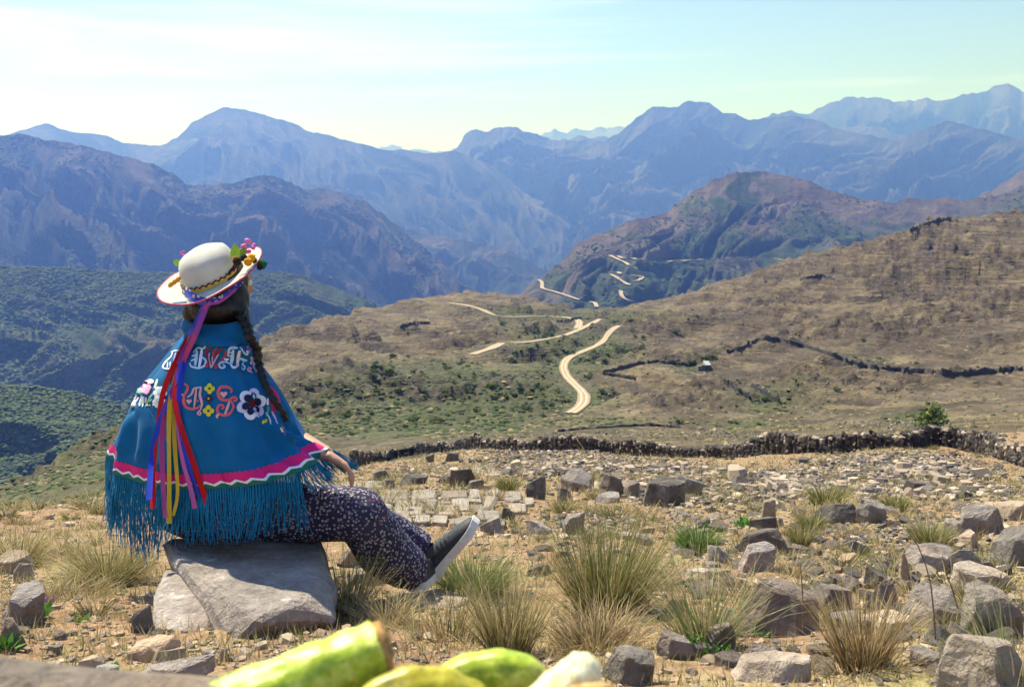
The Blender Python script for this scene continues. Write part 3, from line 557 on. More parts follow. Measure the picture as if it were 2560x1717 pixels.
def far_wall(pts, label, h=1.25, th=.6, dmin=120, step=2.5):
    P = path_pts(pts, lambda a, b: hit(a, b, dmin), step); P = np.array([tuple(p) for p in P])
    sg = np.r_[0, np.cumsum(np.hypot(np.diff(P[:, 0]), np.diff(P[:, 1])))]; n = max(8, int(sg[-1]/.9)); s = np.linspace(0, sg[-1], n)
    X = np.interp(s, sg, P[:, 0]); Y = np.interp(s, sg, P[:, 1]); tx = np.gradient(X); ty = np.gradient(Y); l = np.hypot(tx, ty)+1e-9; nx, ny = -ty/l*th/2, tx/l*th/2
    Z = zat(X, Y); hh = h*(1+.35*rng.normal(0, 1, n)*.6); V = np.empty((n, 5, 3)); j = lambda: rng.normal(0, .12, n)
    for k, (a, b) in enumerate(((.95, -.5), (.9, .85), (.1, 1.0), (-.9, .85), (-.95, -.5))):
        V[:, k, 0] = X+nx*a+j(); V[:, k, 1] = Y+ny*a+j(); V[:, k, 2] = Z+hh*b+(j() if b > 0 else 0)
    return add('field_wall', mesh_np('field_wall', V.reshape(-1, 3), grid_faces(n, 5), False), M_wallfar, label=label, cat='wall')
far_wall([(603,373),(620,369),(640,364),(656,362),(672,364),(690,366)], 'dark field wall along the top of the small walled plot')
far_wall([(603,374),(620,377),(636,380)], 'short field wall closing the small walled plot from below')
far_wall([(728,353),(745,347),(757,340),(775,339),(800,345),(822,352),(845,361),(862,367),(890,370),(905,372),(930,373),(952,375),(975,374),(1000,372),(1024,370)], 'long dark field wall running across the brown hill')
far_wall([(800,280),(812,277),(822,276),(830,278),(836,281)], 'short curved field wall high on the hill')
far_wall([(725,383),(740,392),(752,400)], 'field wall beside the green strip, upper side')
far_wall([(752,386),(768,396),(780,403)], 'field wall beside the green strip, lower side')
far_wall([(910,231),(925,225),(940,221),(952,219)], 'field wall along the crest of the brown hill', 1.8, 1.)
far_wall([(400,327),(412,324),(430,323)], 'small curved field wall on the left spur')
far_wall([(557,322),(570,321),(582,319)], 'short dark wall under the crest road')
far_wall([(560,431),(590,428),(620,426),(650,425),(680,427)], 'low ruined wall at the far edge of the plateau', .35, .9, 90)
# bushes: clumps of leaf-sized faces on a few stems
def bush_mesh(name, seed, n=150, leaf=.16, fl=.75, cc=(.075,.115,.03)):
    rs = np.random.default_rng(seed); cl = rs.normal(0, .32, (9, 3)); cl[:, 2] = np.abs(cl[:, 2])*fl+.25
    c = cl[rs.integers(0, 9, n)]+rs.normal(0, .17, (n, 3)); c[:, 2] = np.maximum(c[:, 2], .05)
    a = rs.normal(0, 1, (n, 3)); a /= np.linalg.norm(a, axis=1)[:, None]; b = np.cross(a, rs.normal(0, 1, (n, 3))); b /= np.linalg.norm(b, axis=1)[:, None]
    s = leaf*rs.uniform(.6, 1.4, n)[:, None]; V = np.stack([c-a*s, c+b*s*.7, c+a*s, c-b*s*.7], 1).reshape(-1, 3); Fq = np.arange(n*4).reshape(-1, 4)
    colr = np.array(cc)*rs.uniform(.5, 1.6, (n, 1))*np.array((1, 1, 1)); colr[:, 0] *= rs.uniform(.8, 1.5, n)
    st, sf, scol = [], [], []; o = n*4
    for k in range(4):
        d = cl[k]*.8; st += [(-.03, 0, -.1), (.03, 0, -.1), tuple(d+(.01, 0, 0)), tuple(d-(.01, 0, 0))]; sf.append([o, o+1, o+2, o+3]); o += 4
    V = np.vstack([V, st]); Fq = np.vstack([Fq, sf]); colr = np.vstack([np.repeat(colr, 4, 0), np.tile((.10,.07,.05), (16, 1))])
    return mesh_np(name, V, Fq, True, {'Col': colr})
BUSH = [bush_mesh('bush', 100+k) for k in range(6)]
def bush(px, py, wpx, label, group=None, k=0, dmin=120, hs=.7):
    p = hit(px, py, dmin); s = wpx*p.y/F/1.3
    return add('bush', BUSH[k % 6], M_grass, loc=(p.x, p.y, p.z), rot=(0, 0, k*1.3), scale=(s, s, s*hs), label=label, cat='bush', group=group)
p = hit(930, 428, 60, 150)
FB = empty('bush', p, label='bright green rounded bush standing behind the dry stone wall', cat='bush'); fbs = p.y/F
add('foliage', bush_mesh('foliage', 300, 1100, .07, 1.0, (.11,.165,.045)), M_grass, FB, scale=(28*fbs, 28*fbs, 24*fbs))
for k in range(5):
    a_ = k*1.3; V_ = [(math.cos(a_+q)*.05, math.sin(a_+q)*.05, -.2) for q in (0, 2.1, 4.2)]+[(math.cos(a_)*fbs*9+math.cos(a_+q)*.02, math.sin(a_)*fbs*9+math.sin(a_+q)*.02, fbs*13) for q in (0, 2.1, 4.2)]
    add('stem', mesh_np('stem', V_, [(0,1,4,3),(1,2,5,4),(2,0,3,5)], True), plain('bush_stem', (.10,.07,.05)), FB)
bush(492, 389, 16, 'large round dark green bush in the middle of the valley slope', k=1)
bush(713, 358, 9, 'green bush above the metal roofed hut', k=2); bush(690, 364, 8, 'green bush left of the metal roofed hut', k=3)
for k in range(230):
    # more growth in the damp places
    while True:
        bx, by = random.uniform(280, 1000), random.uniform(318, 428)
        j, _ = col_at(bx); q = hit(bx, by, 130)
        if q.y > 900: continue
        i = int(np.clip(np.searchsorted(DS, q.y), 0, ND-1))
        if any(((Q[:, 0]-q.x)**2+(Q[:, 1]-q.y)**2).min() < (wd*.5+1.6)**2 for Q, wd, _l in ROADS): continue
        if random.random() < gr[i, j]**1.3+.02: break
    bw = random.choice((3, 4, 4, 5, 6, 8))
    zone = 'on the left spur below the crest road' if bx < 400 else ('in the green gully left of the winding road' if bx < 560 else ('near the winding road' if bx < 640 else ('around the hut and walled plot' if bx < 790 else 'on the brown hill under the long wall')))
    hgt = 'high' if by < 350 else ('half way up' if by < 390 else 'low')
    bush(bx, by, bw, '%s green bush %s %s' % ({3: 'tiny', 4: 'small', 5: 'medium', 6: 'roundish', 8: 'larger'}[bw], hgt, zone), 'bushes on the valley slope', k)
def scatter_hill():
    """low dark shrubs and straw tufts too many to count on the hillside"""
    ico = [(0,0,1),(.9,0,.45),(.28,.85,.45),(-.72,.53,.45),(-.72,-.53,.45),(.28,-.85,.45),(.72,.53,-.3),(-.28,.85,-.3),(-.9,0,-.3),(-.28,-.85,-.3),(.72,-.53,-.3)]
    fc = [(0,1,2),(0,2,3),(0,3,4),(0,4,5),(0,5,1),(1,6,2),(2,7,3),(3,8,4),(4,9,5),(5,10,1),(6,7,2),(7,8,3),(8,9,4),(9,10,5),(10,6,1)]
    bs = []
    for k in range(5): bs.append((np.array(ico)*(1+rng.normal(0, .22, (11, 1)))*np.array((1, 1, .8)), np.array(fc)))
    P, S, Cc = [], [], []
    pxr = rng.uniform(-60, 1090, 26000); i = rng.integers(NSPLIT-8, int(np.searchsorted(DS, 820)), 26000)
    d = DS[i]*rng.uniform(.995, 1.005, 26000); x = (pxr-512)/F*d; z = zat(x, d)
    jj = np.clip(np.searchsorted(pxs, pxr), 0, NU-1); g = gr[i, jj]; keep = rng.uniform(0, 1, 26000) < .40+.6*g
    for Q, wd, _l in ROADS:
        near_r = np.nonzero((x > Q[:, 0].min()-6) & (x < Q[:, 0].max()+6) & (d > Q[:, 1].min()-6) & (d < Q[:, 1].max()+6))[0]
        if len(near_r): keep[near_r[(((x[near_r][:, None]-Q[None, :, 0])**2+(d[near_r][:, None]-Q[None, :, 1])**2).min(1)) < (wd*.5+.9)**2]] = False
    keep &= fbm(x*.03, d*.03, 3, 91) > -.18-.4*g
    x, d, z, g = x[keep], d[keep], z[keep], g[keep]; n = len(x)
    s = rng.uniform(.25, .6, n)*(d/300)**.45*(1+.7*g*rng.uniform(0, 1.5, n)); isg = rng.uniform(0, 1, n) < .25+.65*g
    c = np.where(isg[:, None], np.array((.058,.074,.028)), np.array((.21,.165,.085)))*rng.uniform(.5, 1.35, (n, 1))
    me = scatter_mesh('hill_scrub', bs, np.stack([x, d, z], -1), np.stack([s, s, s*.75], -1), rng.uniform(0, 6, n), c)
    add('hill_scrub', me, col_mat('scrub'), kind='stuff', label='countless low shrubs and straw tufts on the dry hillside', cat='scrub')
    # woods on the green slopes to the left and on the foot of the brown mountain
    for nm, cnt, x0, x1, sz, colr, lab, y1 in (('hill_green_left', 22000, -80, 420, 3.2, (.060,.085,.030), 'dense bushes covering the far green slope', 460), ('hill_green_low', 9000, -60, 230, 2.1, (.065,.092,.030), 'dense bushes covering the lower green spur', 560), ('mountain_purple_brown', 7000, 520, 1060, 3.6, (.042,.060,.024), 'dark woods at the foot of the brown mountain', 330), ('mountain_dark_left', 9000, -60, 470, 7., (.040,.055,.026), 'dark woods on the gullied mountain', 330)):
        px, Dm, Z, sd_ = LAY[nm]; m = cnt
        a = rng.uniform(x0, x1, m); jn = np.clip(np.searchsorted(px, a)-1, 0, len(px)-2); r = np.clip((rng.uniform(0, 1, m)**(.75 if 'brown' in nm else 1.0))*(Dm.shape[0]-2), 2, Dm.shape[0]-2).astype(int)
        q = rng.uniform(0, 1, m); dd = Dm[r, jn]*(1-q)+Dm[r, jn+1]*q; zz_ = Z[r, jn]*(1-q)+Z[r, jn+1]*q; ax = px[jn]*(1-q)+px[jn+1]*q; xx = (ax-512)/F*dd
        den = fbm(xx*.004, dd*.004, 4, 7+sd_)+(.5 if 'green' in nm else (-.25+.9*r/Dm.shape[0] if 'brown' in nm else .1)); k = den > 0
        xx, dd, zz_ = xx[k], dd[k], zz_[k]; n = len(xx); s = sz*rng.uniform(.5, 1.3, n)
        c = np.array(colr)*rng.uniform(.55, 1.5, (n, 1))
        me = scatter_mesh('woods', bs, np.stack([xx, dd, zz_], -1), np.stack([s, s, s*.9], -1), rng.uniform(0, 6, n), c)
        add('woods', me, bpy.data.materials['scrub'], kind='stuff', label=lab, cat='woods')
scatter_hill()
def hut():
    p = hit(706, 368, 200); e = empty('stone_hut', p, label='small stone hut with a pale metal roof among the field walls', cat='hut'); s = p.y/F
    def box(nm, x0, x1, y0, y1, z0, z1, m, slope=0.):
        v = [(x, y, z+(slope if y > 0 and z == z1 else 0)) for x in (x0, x1) for y in (y0, y1) for z in (z0, z1)]
        return add(nm, mesh_np(nm, v, [(0,1,3,2),(4,6,7,5),(0,4,5,1),(2,3,7,6),(0,2,6,4),(1,5,7,3)], False), m, e)
    w = 5*s; h = 4.*s
    box('wall', -w, w*.6, -2, 2, -.5, h, RM['dark']); box('roof', -w*.35, w*.75, -2.6, 2.6, h, h+.15, plain('metal_roof', (.27,.285,.30), .6), .9)
    dr = box('door', -.5, .5, -2.05, -1.9, -.2, h*.7, plain('hut_door', (.05,.04,.035))); 
    box('annex', -w*1.7, -w*1.02, -1.5, 1.5, -.5, h*.7, RM['dark'])
hut()
# ------------------------------------------------------------------ near plateau: dry stone wall, path, rubble, stones, grass
def dry_wall():
    base = [(352,467.5,105),(372,463,103),(395,457,100),(416,453,98),(450,450,95),(482,449,92),(530,450,89),(570,451,86),(620,454,82),(657,456,78),(720,457,73),(788,456,67),(840,453,62),(876,449,58),(905,446,55),(933,444,52.5),(960,447,50.5),(985,454,49),(1005,461,48),(1024,467,47),(1060,474,45),(1100,480,44)]
    for _i, (a_, c_, e_) in enumerate(base):
        if a_ <= 1030: base[_i] = (a_, c_, hit(a_, c_, e_*.7, e_*1.3).y)
    b = np.array(base); b[1:-1, 2] = (b[:-2, 2]+2*b[1:-1, 2]+b[2:, 2])/4; xs = (b[:, 0]-512)/F*b[:, 2]; sg = np.r_[0, np.cumsum(np.hypot(np.diff(xs), np.diff(b[:, 2])))]
    e = empty('dry_stone_wall', (0, 0, 0), label='long dark dry stone wall winding across the plateau', cat='wall')
    protos = [hull_mesh('wall_stone', block_pts(1, .8, .75, random.Random(500+k)), k, .08, .02, 0) for k in range(8)]
    for m in protos: m.materials.append(RM['dark' if True else 'grey'])
    lights = [hull_mesh('wall_stone', block_pts(1, .8, .6, random.Random(520+k)), k, .08, .02, 0) for k in range(3)]
    for m in lights: m.materials.append(RM['tan'])
    tot = sg[-1]; stones = []
    s = 0.
    hs = lambda q: 1.0+.18*math.sin(q*.31)+.14*math.sin(q*.83+1)
    while s < tot:
        x = np.interp(s, sg, xs); y = np.interp(s, sg, b[:, 2]); w = random.uniform(.28, .6); z = zs(x, y); H = hs(s); zz_ = -.15
        while zz_ < H:
            h = random.uniform(.12, .30)
            for off in (-.22, .2):
                stones.append((x+random.uniform(-.06, .06), y+off+random.uniform(-.07, .07), z+zz_, w*random.uniform(.85, 1.2), h*1.25, zz_+h >= H))
            zz_ += h
        s += w*.85
    stones.sort(key=lambda q: q[1]-(.5 if q[1] else 0))
    vis = [q for q in stones]; near_ = sorted(vis, key=lambda q: q[1])
    n = 0; rest = []
    for q in near_:
        if n < 290 and (q[0]/q[1])*F+512 < 1040:
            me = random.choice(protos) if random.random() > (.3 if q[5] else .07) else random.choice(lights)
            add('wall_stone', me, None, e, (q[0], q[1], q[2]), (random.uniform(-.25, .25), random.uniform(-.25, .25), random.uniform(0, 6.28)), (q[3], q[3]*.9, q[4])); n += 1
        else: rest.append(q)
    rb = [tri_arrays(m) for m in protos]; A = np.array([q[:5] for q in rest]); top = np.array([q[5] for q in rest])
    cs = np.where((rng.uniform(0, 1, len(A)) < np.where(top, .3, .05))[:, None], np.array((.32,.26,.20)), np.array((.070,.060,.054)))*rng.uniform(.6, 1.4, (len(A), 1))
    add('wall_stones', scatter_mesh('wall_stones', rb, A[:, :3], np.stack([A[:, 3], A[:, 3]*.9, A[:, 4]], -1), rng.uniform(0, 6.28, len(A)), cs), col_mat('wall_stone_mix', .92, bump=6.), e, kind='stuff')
dry_wall()
def stone_bases(k0, n, flat): 
    out = []
    for k in range(n):
        me = hull_mesh('tmp', block_pts(1, .8, flat, random.Random(k0+k), 'slab'), k, 0, .01, 0); out.append(tri_arrays(me)); bpy.data.meshes.remove(me)
    return out
def gravel():
    bs = stone_bases(700, 9, .35); N = 30000
    pxr = rng.uniform(-40, 1064, N); d = np.exp(rng.uniform(math.log(1.7), math.log(95), N)); x = (pxr-512)/F*d; z = zat(x, d)
    cl = fbm(x*.9/np.sqrt(d), d*.9/np.sqrt(d)*2, 4, 3); keep = rng.uniform(-1, .75, N) < cl+.18
    x, d, z, pxr = x[keep], d[keep], z[keep], pxr[keep]; n = len(x)
    s = .008*np.exp(rng.normal(0, .6, n))*(d/2.5)**.78+.006
    c = np.array([(.36,.27,.19),(.24,.19,.155),(.43,.34,.25),(.15,.125,.11),(.34,.25,.17)])[rng.integers(0, 5, n)]*rng.uniform(.6, 1.25, (n, 1))
    add('gravel', scatter_mesh('gravel', bs, np.stack([x, d, z-s*.06], -1), np.stack([s, s, s], -1), rng.uniform(0, 6.28, n), c, rng.normal(0, .25, n)), col_mat('gravel', .92, bump=60.), kind='stuff', label='loose gravel and stone chips strewn over the soil', cat='gravel')
    # rubble banks: fields of fist to head sized stones
    P = []
    for (cx, cy, rx, ry, m, sz) in ((880,462,70,12,900,.20),(930,468,60,14,800,.20),(780,478,60,10,450,.17),(600,462,70,8,700,.2),(520,458,60,8,500,.2),(660,468,60,9,500,.18),(560,470,60,7,380,.16),(640,486,60,9,350,.13),(420,468,50,7,350,.15),(720,497,60,8,320,.10),(820,488,70,10,420,.13),(960,490,70,10,380,.12),(560,452,80,3,500,.25),(880,424,60,6,300,.3),(680,434,70,4,250,.3),(60,498,60,6,300,.1),(440,495,60,10,200,.06),(900,540,120,20,300,.05),(620,520,80,14,260,.05),(880,600,120,40,420,.035),(800,645,110,26,320,.03),(940,560,80,24,260,.045),(120,650,90,22,200,.022)):
        m = int(m*1.6); q = rng.normal(0, .55, (m, 2)); 
        for a, b_ in q:
            px_, py_ = cx+a*rx, cy+b_*ry; h = hit(px_, py_, 4.); P.append((h.x, h.y, h.z, sz*.62*math.exp(random.gauss(0, .42)), h.y))
    P = np.array(P); n = len(P); c = np.array([(.40,.31,.235),(.30,.235,.19),(.15,.13,.12),(.095,.085,.08),(.46,.37,.28)])[rng.integers(0, 5, n)]*rng.uniform(.65, 1.2, (n, 1))
    add('rubble', scatter_mesh('rubble', stone_bases(740, 9, .5), P[:, :3], np.stack([P[:, 3], P[:, 3], P[:, 3]*.9], -1), rng.uniform(0, 6.28, n), c, rng.normal(0, .4, n)), bpy.data.materials['gravel'], kind='stuff', label='banks of broken stone rubble below the wall', cat='rubble')
gravel()
M_flag = rock_mat('pale_flagstone', (.16,.128,.10), (.27,.22,.175), (.37,.315,.26), .2)
def flag_path():
    e = empty('path', (0, 0, 0), kind='structure', label='path of pale flagstones', cat='path')
    q = [(377,491,410,501.5),(411,491,437,501),(441,491,467,499.5),(469,491,481,504),(483,492,502,510),(384,503,409,505),(411,502.5,420,505),(423,501.5,437,504),
         (376,506,392,520),(394,505,424,517),(425,504,436,516),(437,499.5,451,506),(452,501,471,508),(438,507,456,517),(457,507,470,513),(471,508,484,514),(458,515,474,521),(476,514,500,522),
         (394,519,412,527),(414,518,430,525),(432,519,448,526),(450,522,470,528),(504,494,522,502),(524,500,534,506),(509,506,528,514),(486,523,505,530),(340,484,362,489),(364,482,384,488),
         (470,466,486,471),(488,466,500,473),(502,467,513,472),(466,472,482,474),(484,474,500,476)]
    for (a, b, c, d) in q:
        j = lambda v: random.uniform(-v, v); jx = min(1.6, (c-a)*.08); jy = min(.8, (d-b)*.1)
        top = [hit(a+j(jx)+.5, d+j(jy), 4), hit((a+c)/2, d+j(jy)+.3, 4), hit(c+j(jx)-.5, d+j(jy), 4), hit(c+j(jx)-.3, (b+d)/2+j(jy), 4), hit(c+j(jx)-1, b+j(jy), 4), hit((a+c)/2, b+j(jy), 4), hit(a+j(jx)+1, b+j(jy), 4), hit(a+j(jx)+.2, (b+d)/2, 4)]
        cz = sum((t.z for t in top), 0)/8; ctr = sum(top, Vector())/8
        pts = []
        for t in top: pts += [Vector((t.x, t.y, t.z+.034))-ctr, Vector((t.x, t.y, t.z-.06))-ctr]
        add('flagstone', hull_mesh('flagstone', pts, int(a), .012, .0022, 1), M_flag, e, ctr)
flag_path()
def pit(px, base, w, h, label, *a, **k): return rock(px, base, w, h, label, *a, **k)
# the stones the photograph lets one pick out, near to far
pit(779, 637, 90, 48, 'largest brown boulder with a smooth slanting face, right of the tall tussock', 'brown', 'round', .1, .12, .5)
pit(764, 553, 52, 25, 'dark angular rock with a pale flat top', 'dark', 'block', .0, 0, .6)
pit(757, 570, 36, 24, 'pale grey slab leaning against the dark angular rock', 'purple', 'slab', .2, .1, .5)
pit(841, 524, 40, 21, 'dark rectangular stone block with a lichen face', 'dark', 'block', -.1, .08)
pit(877, 524, 34, 21, 'grey rectangular stone block beside the dark block', 'grey', 'block', .15, .1)
pit(765, 530, 28, 13, 'dark flat slab carrying a small upright stone', 'dark', 'slab', 0)
pit(769, 518, 16, 18, 'small tan upright stone standing on a dark slab', 'tan', 'block', .1, 0, .8, proud=.0)
pit(956, 539, 22, 18, 'white topped block at the foot of the stone heap', 'tan', 'block', .3)
pit(985, 534, 42, 26, 'long grey stone lying across the stone heap', 'grey', 'block', -.1, -.35, .5)
pit(1014, 520, 30, 18, 'tan slab on top of the stone heap at the frame edge', 'tan', 'slab', .2, .1)
pit(1016, 566, 36, 36, 'large grey cube shaped block at the frame edge', 'grey', 'block', .5, .1, .9)
pit(971, 550, 20, 17, 'yellowish block below the long grey stone', 'tan', 'block', .4)
pit(934, 574, 54, 22, 'broad flat pale slab half sunk in the grass', 'purple', 'slab', .1, 0, .9)
pit(971, 576, 30, 25, 'dark block covered with pale green lichen', 'grey', 'round', .1)
pit(889, 617, 46, 33, 'grey triangular stone with a dark shaded side', 'grey', 'shard', .2, .15, .7)
pit(831, 610, 48, 23, 'lichen speckled rock behind the largest brown boulder', 'purple', 'block', -.2)
pit(880, 587, 30, 16, 'tilted dark stone in the dry grass', 'dark', 'block', .3, .35, .6)
pit(938, 626, 56, 36, 'broken grey brown rock with a split front', 'brown', 'block', -.3, .15, .7)
pit(894, 634, 50, 15, 'pinkish flat slab in front of the triangular stone', 'tan', 'slab', .2, -.08, .8)
pit(1000, 638, 68, 48, 'big grey brown boulder with a dark hollow below', 'grey', 'round', .2, 0, .6)
pit(996, 700, 92, 60, 'big tan boulder at the lower corner of the frame', 'tan', 'round', .3, .15, .8)
pit(996, 590, 70, 22, 'tan topped slab between the boulders at the frame edge', 'tan', 'slab', .1, .05)
pit(775, 682, 82, 22, 'pinkish flat slab at the lower frame edge', 'tan', 'slab', .1, .06, .7)
pit(764, 668, 42, 20, 'brown slab with a dark broken edge', 'brown', 'slab', -.2, .15)
pit(906, 581, 15, 27, 'tan pointed stone standing upright in the grass', 'tan', 'shard', .2, 0, .7)
pit(631, 684, 52, 30, 'grey slab tilted beside the dry brown tussock', 'grey', 'slab', .3, .2, .7)
pit(676, 658, 34, 22, 'grey brown stone below the leafy green weed', 'brown', 'block', .2, .1)
pit(672, 621, 30, 22, 'dark triangular stone poking out of the grass', 'dark', 'shard', .1, .4, .6)
pit(722, 650, 34, 22, 'shaded brown stone at the foot of the largest boulder', 'brown', 'block', .4)
pit(930, 668, 30, 16, 'small brown stone in front of the broken rock', 'brown', 'block', .3)
pit(846, 627, 34, 12, 'pale narrow slab beside the largest boulder', 'purple', 'slab', .2)
pit(536, 499, 20, 21, 'dark cube shaped rock at the end of the flagstones', 'dark', 'block', .4, .1)
pit(565, 503, 15, 15, 'small grey rock in front of the stone row', 'grey', 'block', .2)
pit(579, 491, 32, 19, 'big boulder with a flat pale top in the stone row', 'brown', 'block', .1, .05)
pit(612, 497, 22, 22, 'grey boulder in the middle of the stone row', 'grey', 'round', .3)
pit(632, 497, 15, 15, 'small brown angular stone in the stone row', 'brown', 'block', .5)
pit(665, 507, 38, 28, 'big dark wedge shaped boulder ending the stone row', 'dark', 'block', -.2, .3, .8)
pit(684, 498, 32, 12, 'long tilted slab leaning on the wedge shaped boulder', 'grey', 'slab', .1, .38, .4, proud=.12)
pit(606, 503, 26, 8, 'flat pale slab in front of the stone row', 'purple', 'slab', .1)
pit(573, 533, 22, 20, 'brown stone behind the tall green tussock', 'brown', 'block', .3)
pit(460, 486, 24, 18, 'dark angular boulder standing behind the flagstones', 'dark', 'block', .5, .1)
pit(412, 484.5, 28, 9, 'low dark slab behind the flagstones', 'dark', 'slab', .05)
pit(378, 481, 19, 11, 'dark stone above the knee of the seated person', 'dark', 'block', .2)
pit(388, 489, 14, 10, 'dark cracked stone beside the low slab', 'dark', 'round', .2)
pit(444, 483, 12, 8, 'small dark stone left of the angular boulder', 'dark', 'block')
pit(475, 489, 16, 9, 'grey stone right of the angular boulder', 'grey', 'block')
pit(429, 462, 8, 9, 'lone dark stone below the dry stone wall', 'dark', 'block')
pit(452, 461, 15, 9, 'dark flat stone by the earth hollow', 'dark', 'slab')
pit(492, 534, 22, 14, 'grey rounded stone beside the shoe', 'purple', 'round')
pit(508, 522, 13, 14, 'dark small stone at the end of the paving', 'dark', 'block')
pit(540, 537, 24, 15, 'pale grey stone left of the tall tussock', 'purple', 'round')
pit(705, 530, 18, 9, 'dark thin stone in the bare soil', 'dark', 'slab')
pit(800, 517, 14, 9, 'small dark stone by the grass tuft', 'dark', 'block')
pit(12, 622, 44, 34, 'pale flat slab at the left frame edge', 'purple', 'slab', .1, .05, 1.)
pit(6, 648, 28, 26, 'pointed grey stone at the left frame edge', 'grey', 'shard', .2)
pit(10, 573, 40, 15, 'tan slab behind the left grass', 'tan', 'slab', .1)
pit(21, 583, 18, 20, 'round stone covered with grey lichen', 'purple', 'round', .1)
pit(150, 660, 44, 19, 'orange stone half buried in the soil', 'orange', 'round', .15, 0, .7)
pit(163, 681, 84, 17, 'long pale slab lying at the lower edge', 'purple', 'slab', .12, -.1, .35)
pit(85, 672, 26, 12, 'dull tan stone in the gravel', 'tan', 'block')
pit(58, 640, 16, 8, 'thin brown stone chip on the soil', 'brown', 'slab')
pit(52, 655, 16, 9, 'brown flat pebble beside the thin chip', 'brown', 'slab')
pit(222, 661, 15, 12, 'small two coloured stone under the seat boulder', 'tan', 'shard')
pit(206, 658, 14, 8, 'small grey pebble under the seat boulder', 'grey', 'slab')
pit(140, 632, 22, 26, 'dark stone wedged beside the leaning slab', 'dark', 'block', .2)
pit(100, 676, 30, 9, 'pale sunken slab in the gravel', 'purple', 'slab')
pit(350, 566, 30, 20, 'pale pink slab under the bent leg', 'tan', 'slab', .2, .3, .7)
pit(365, 585, 44, 16, 'pink flat slab behind the seat boulder', 'tan', 'slab', .1)
pit(310, 668, 90, 14, 'purple brown slab behind the cut green stalk', 'purple', 'slab', .15, -.15, .4)
pit(470, 668, 24, 12, 'pinkish stone chip between the stalks', 'tan', 'slab')
pit(645, 545, 18, 10, 'pale stone seen through the tussock', 'purple', 'slab')
pit(720, 562, 20, 14, 'grey stone sunk in pale grass', 'purple', 'round')
pit(700, 578, 26, 8, 'flat pale slab in the pale grass', 'tan', 'slab')
pit(850, 566, 22, 10, 'narrow pale slab in the middle of the stony slope', 'tan', 'slab', .1, -.2)
pit(862, 556, 24, 14, 'grey tilted slab beside the narrow pale slab', 'grey', 'slab', .2, .3)
# the seat: a boulder and the blocks leaning on it
def hull_rock(pp, label, col, name='rock', bev=.035, seed=1, cuts=2, rough=.012):
    P = [Wp(*q) for q in pp]; c = sum(P, Vector())/len(P); c.z = min(p.z for p in P)
    return add(name, hull_mesh(name, [p-c for p in P], seed, bev, rough, cuts, nscale=5.), RM[col], loc=c, label=label, cat='rock')
hull_rock([(161,541,3.22),(190,533,3.4),(222,527,3.58),(318,529,3.5),(262,527,3.66),(322,545,3.3),(335,580,3.1),(336,617,2.80),(300,602,2.74),(262,616,2.62),(234,645,2.60),(212,590,2.88),(206,578,3.08),(165,552,3.3),(172,576,3.2),(197,628,2.88),(332,650,2.95),(336,612,3.6),(240,665,2.85),(190,575,3.6),(262,665,2.8)], 'big purple grey boulder on which the person sits', 'purple', 'boulder', .03, 4, 5, .013)
hull_rock([(149,640,2.70),(156,592,2.92),(165,569,3.08),(211,584,3.02),(219,612,2.80),(207,632,2.70),(168,578,3.45),(216,588,3.4),(150,662,2.8),(215,665,2.8),(152,645,3.1)], 'tan grey slab leaning against the left side of the seat boulder', 'purple', 'rock', .03, 6, 2, .009)
hull_rock([(388,596,3.5),(410,590,3.7),(434,587,3.75),(466,593,3.65),(470,597,3.55),(455,606,3.36),(412,606,3.38),(392,603,3.45),(400,625,3.4),(455,622,3.4),(440,620,3.7),(400,615,3.7)], 'flat pale slab under the feet of the seated person', 'tan', 'rock', .03, 9, 2, .008)
hull_rock([(-90,646,.62),(-40,662,.9),(20,667,.95),(60,664,.93),(105,670,.9),(150,681,.86),(200,689,.84),(255,696,.8),(330,705,.74),(420,715,.7),(520,718,.68),(620,722,.66),(640,760,.55),(500,800,.5),(200,800,.5),(-80,800,.5),(640,900,.62),(-90,900,.6),(640,1000,.8),(-90,1000,1.0),(300,1000,.95)], 'blurred grey rock ledge right in front of the camera', 'grey', 'rock', .03, 12, 3, .008)
# more loose stones, each its own
HERO = [(o.location.copy(), o['label']) for o in C.objects if o.get('category') == 'rock' and o.location.y > 1.5]
def near_label(what, q):
    '''says beside which of the larger stones a small thing lies'''
    best = min(HERO, key=lambda h: ((h[0].x-q.x)/max(q.y, 1))**2*4+(math.log(h[0].y/q.y))**2); dx = (best[0].x/best[0].y-q.x/q.y)*F; dy = math.log(best[0].y/q.y)
    rel = 'behind' if dy < -.06 and abs(dx) < 25 else 'in front of' if dy > .06 and abs(dx) < 25 else ('right of' if dx < 0 else 'left of')
    w_ = best[1].split()
    for cut in ('with', 'on', 'at', 'in', 'beside', 'behind', 'carrying', 'leaning', 'lying', 'half', 'covered', 'standing', 'between', 'below', 'right', 'left', 'above', 'by', 'under', 'of', 'ending', 'wedged', 'poking', 'tilted'):
        if cut in w_[2:]: w_ = w_[:2+w_[2:].index(cut)]
    if len(w_) < 3: w_ = best[1].split()[:8]
    far = 'close ' if abs(dx) < 18 and abs(dy) < .15 else ''
    return ' '.join(('%s %s%s the %s' % (what, far, rel, ' '.join(w_))).split()[:16])
SM = {c: [hull_mesh('stone', block_pts(1, .8, .55, random.Random(900+k+i*20), ('block', 'slab', 'shard', 'slab', 'round')[k]), k, .06, .015, 0) for k in range(5)] for i, c in enumerate(('grey', 'tan', 'brown', 'dark'))}
for c, l in SM.items():
    for m in l: m.materials.append(RM[c])
cnt = 0
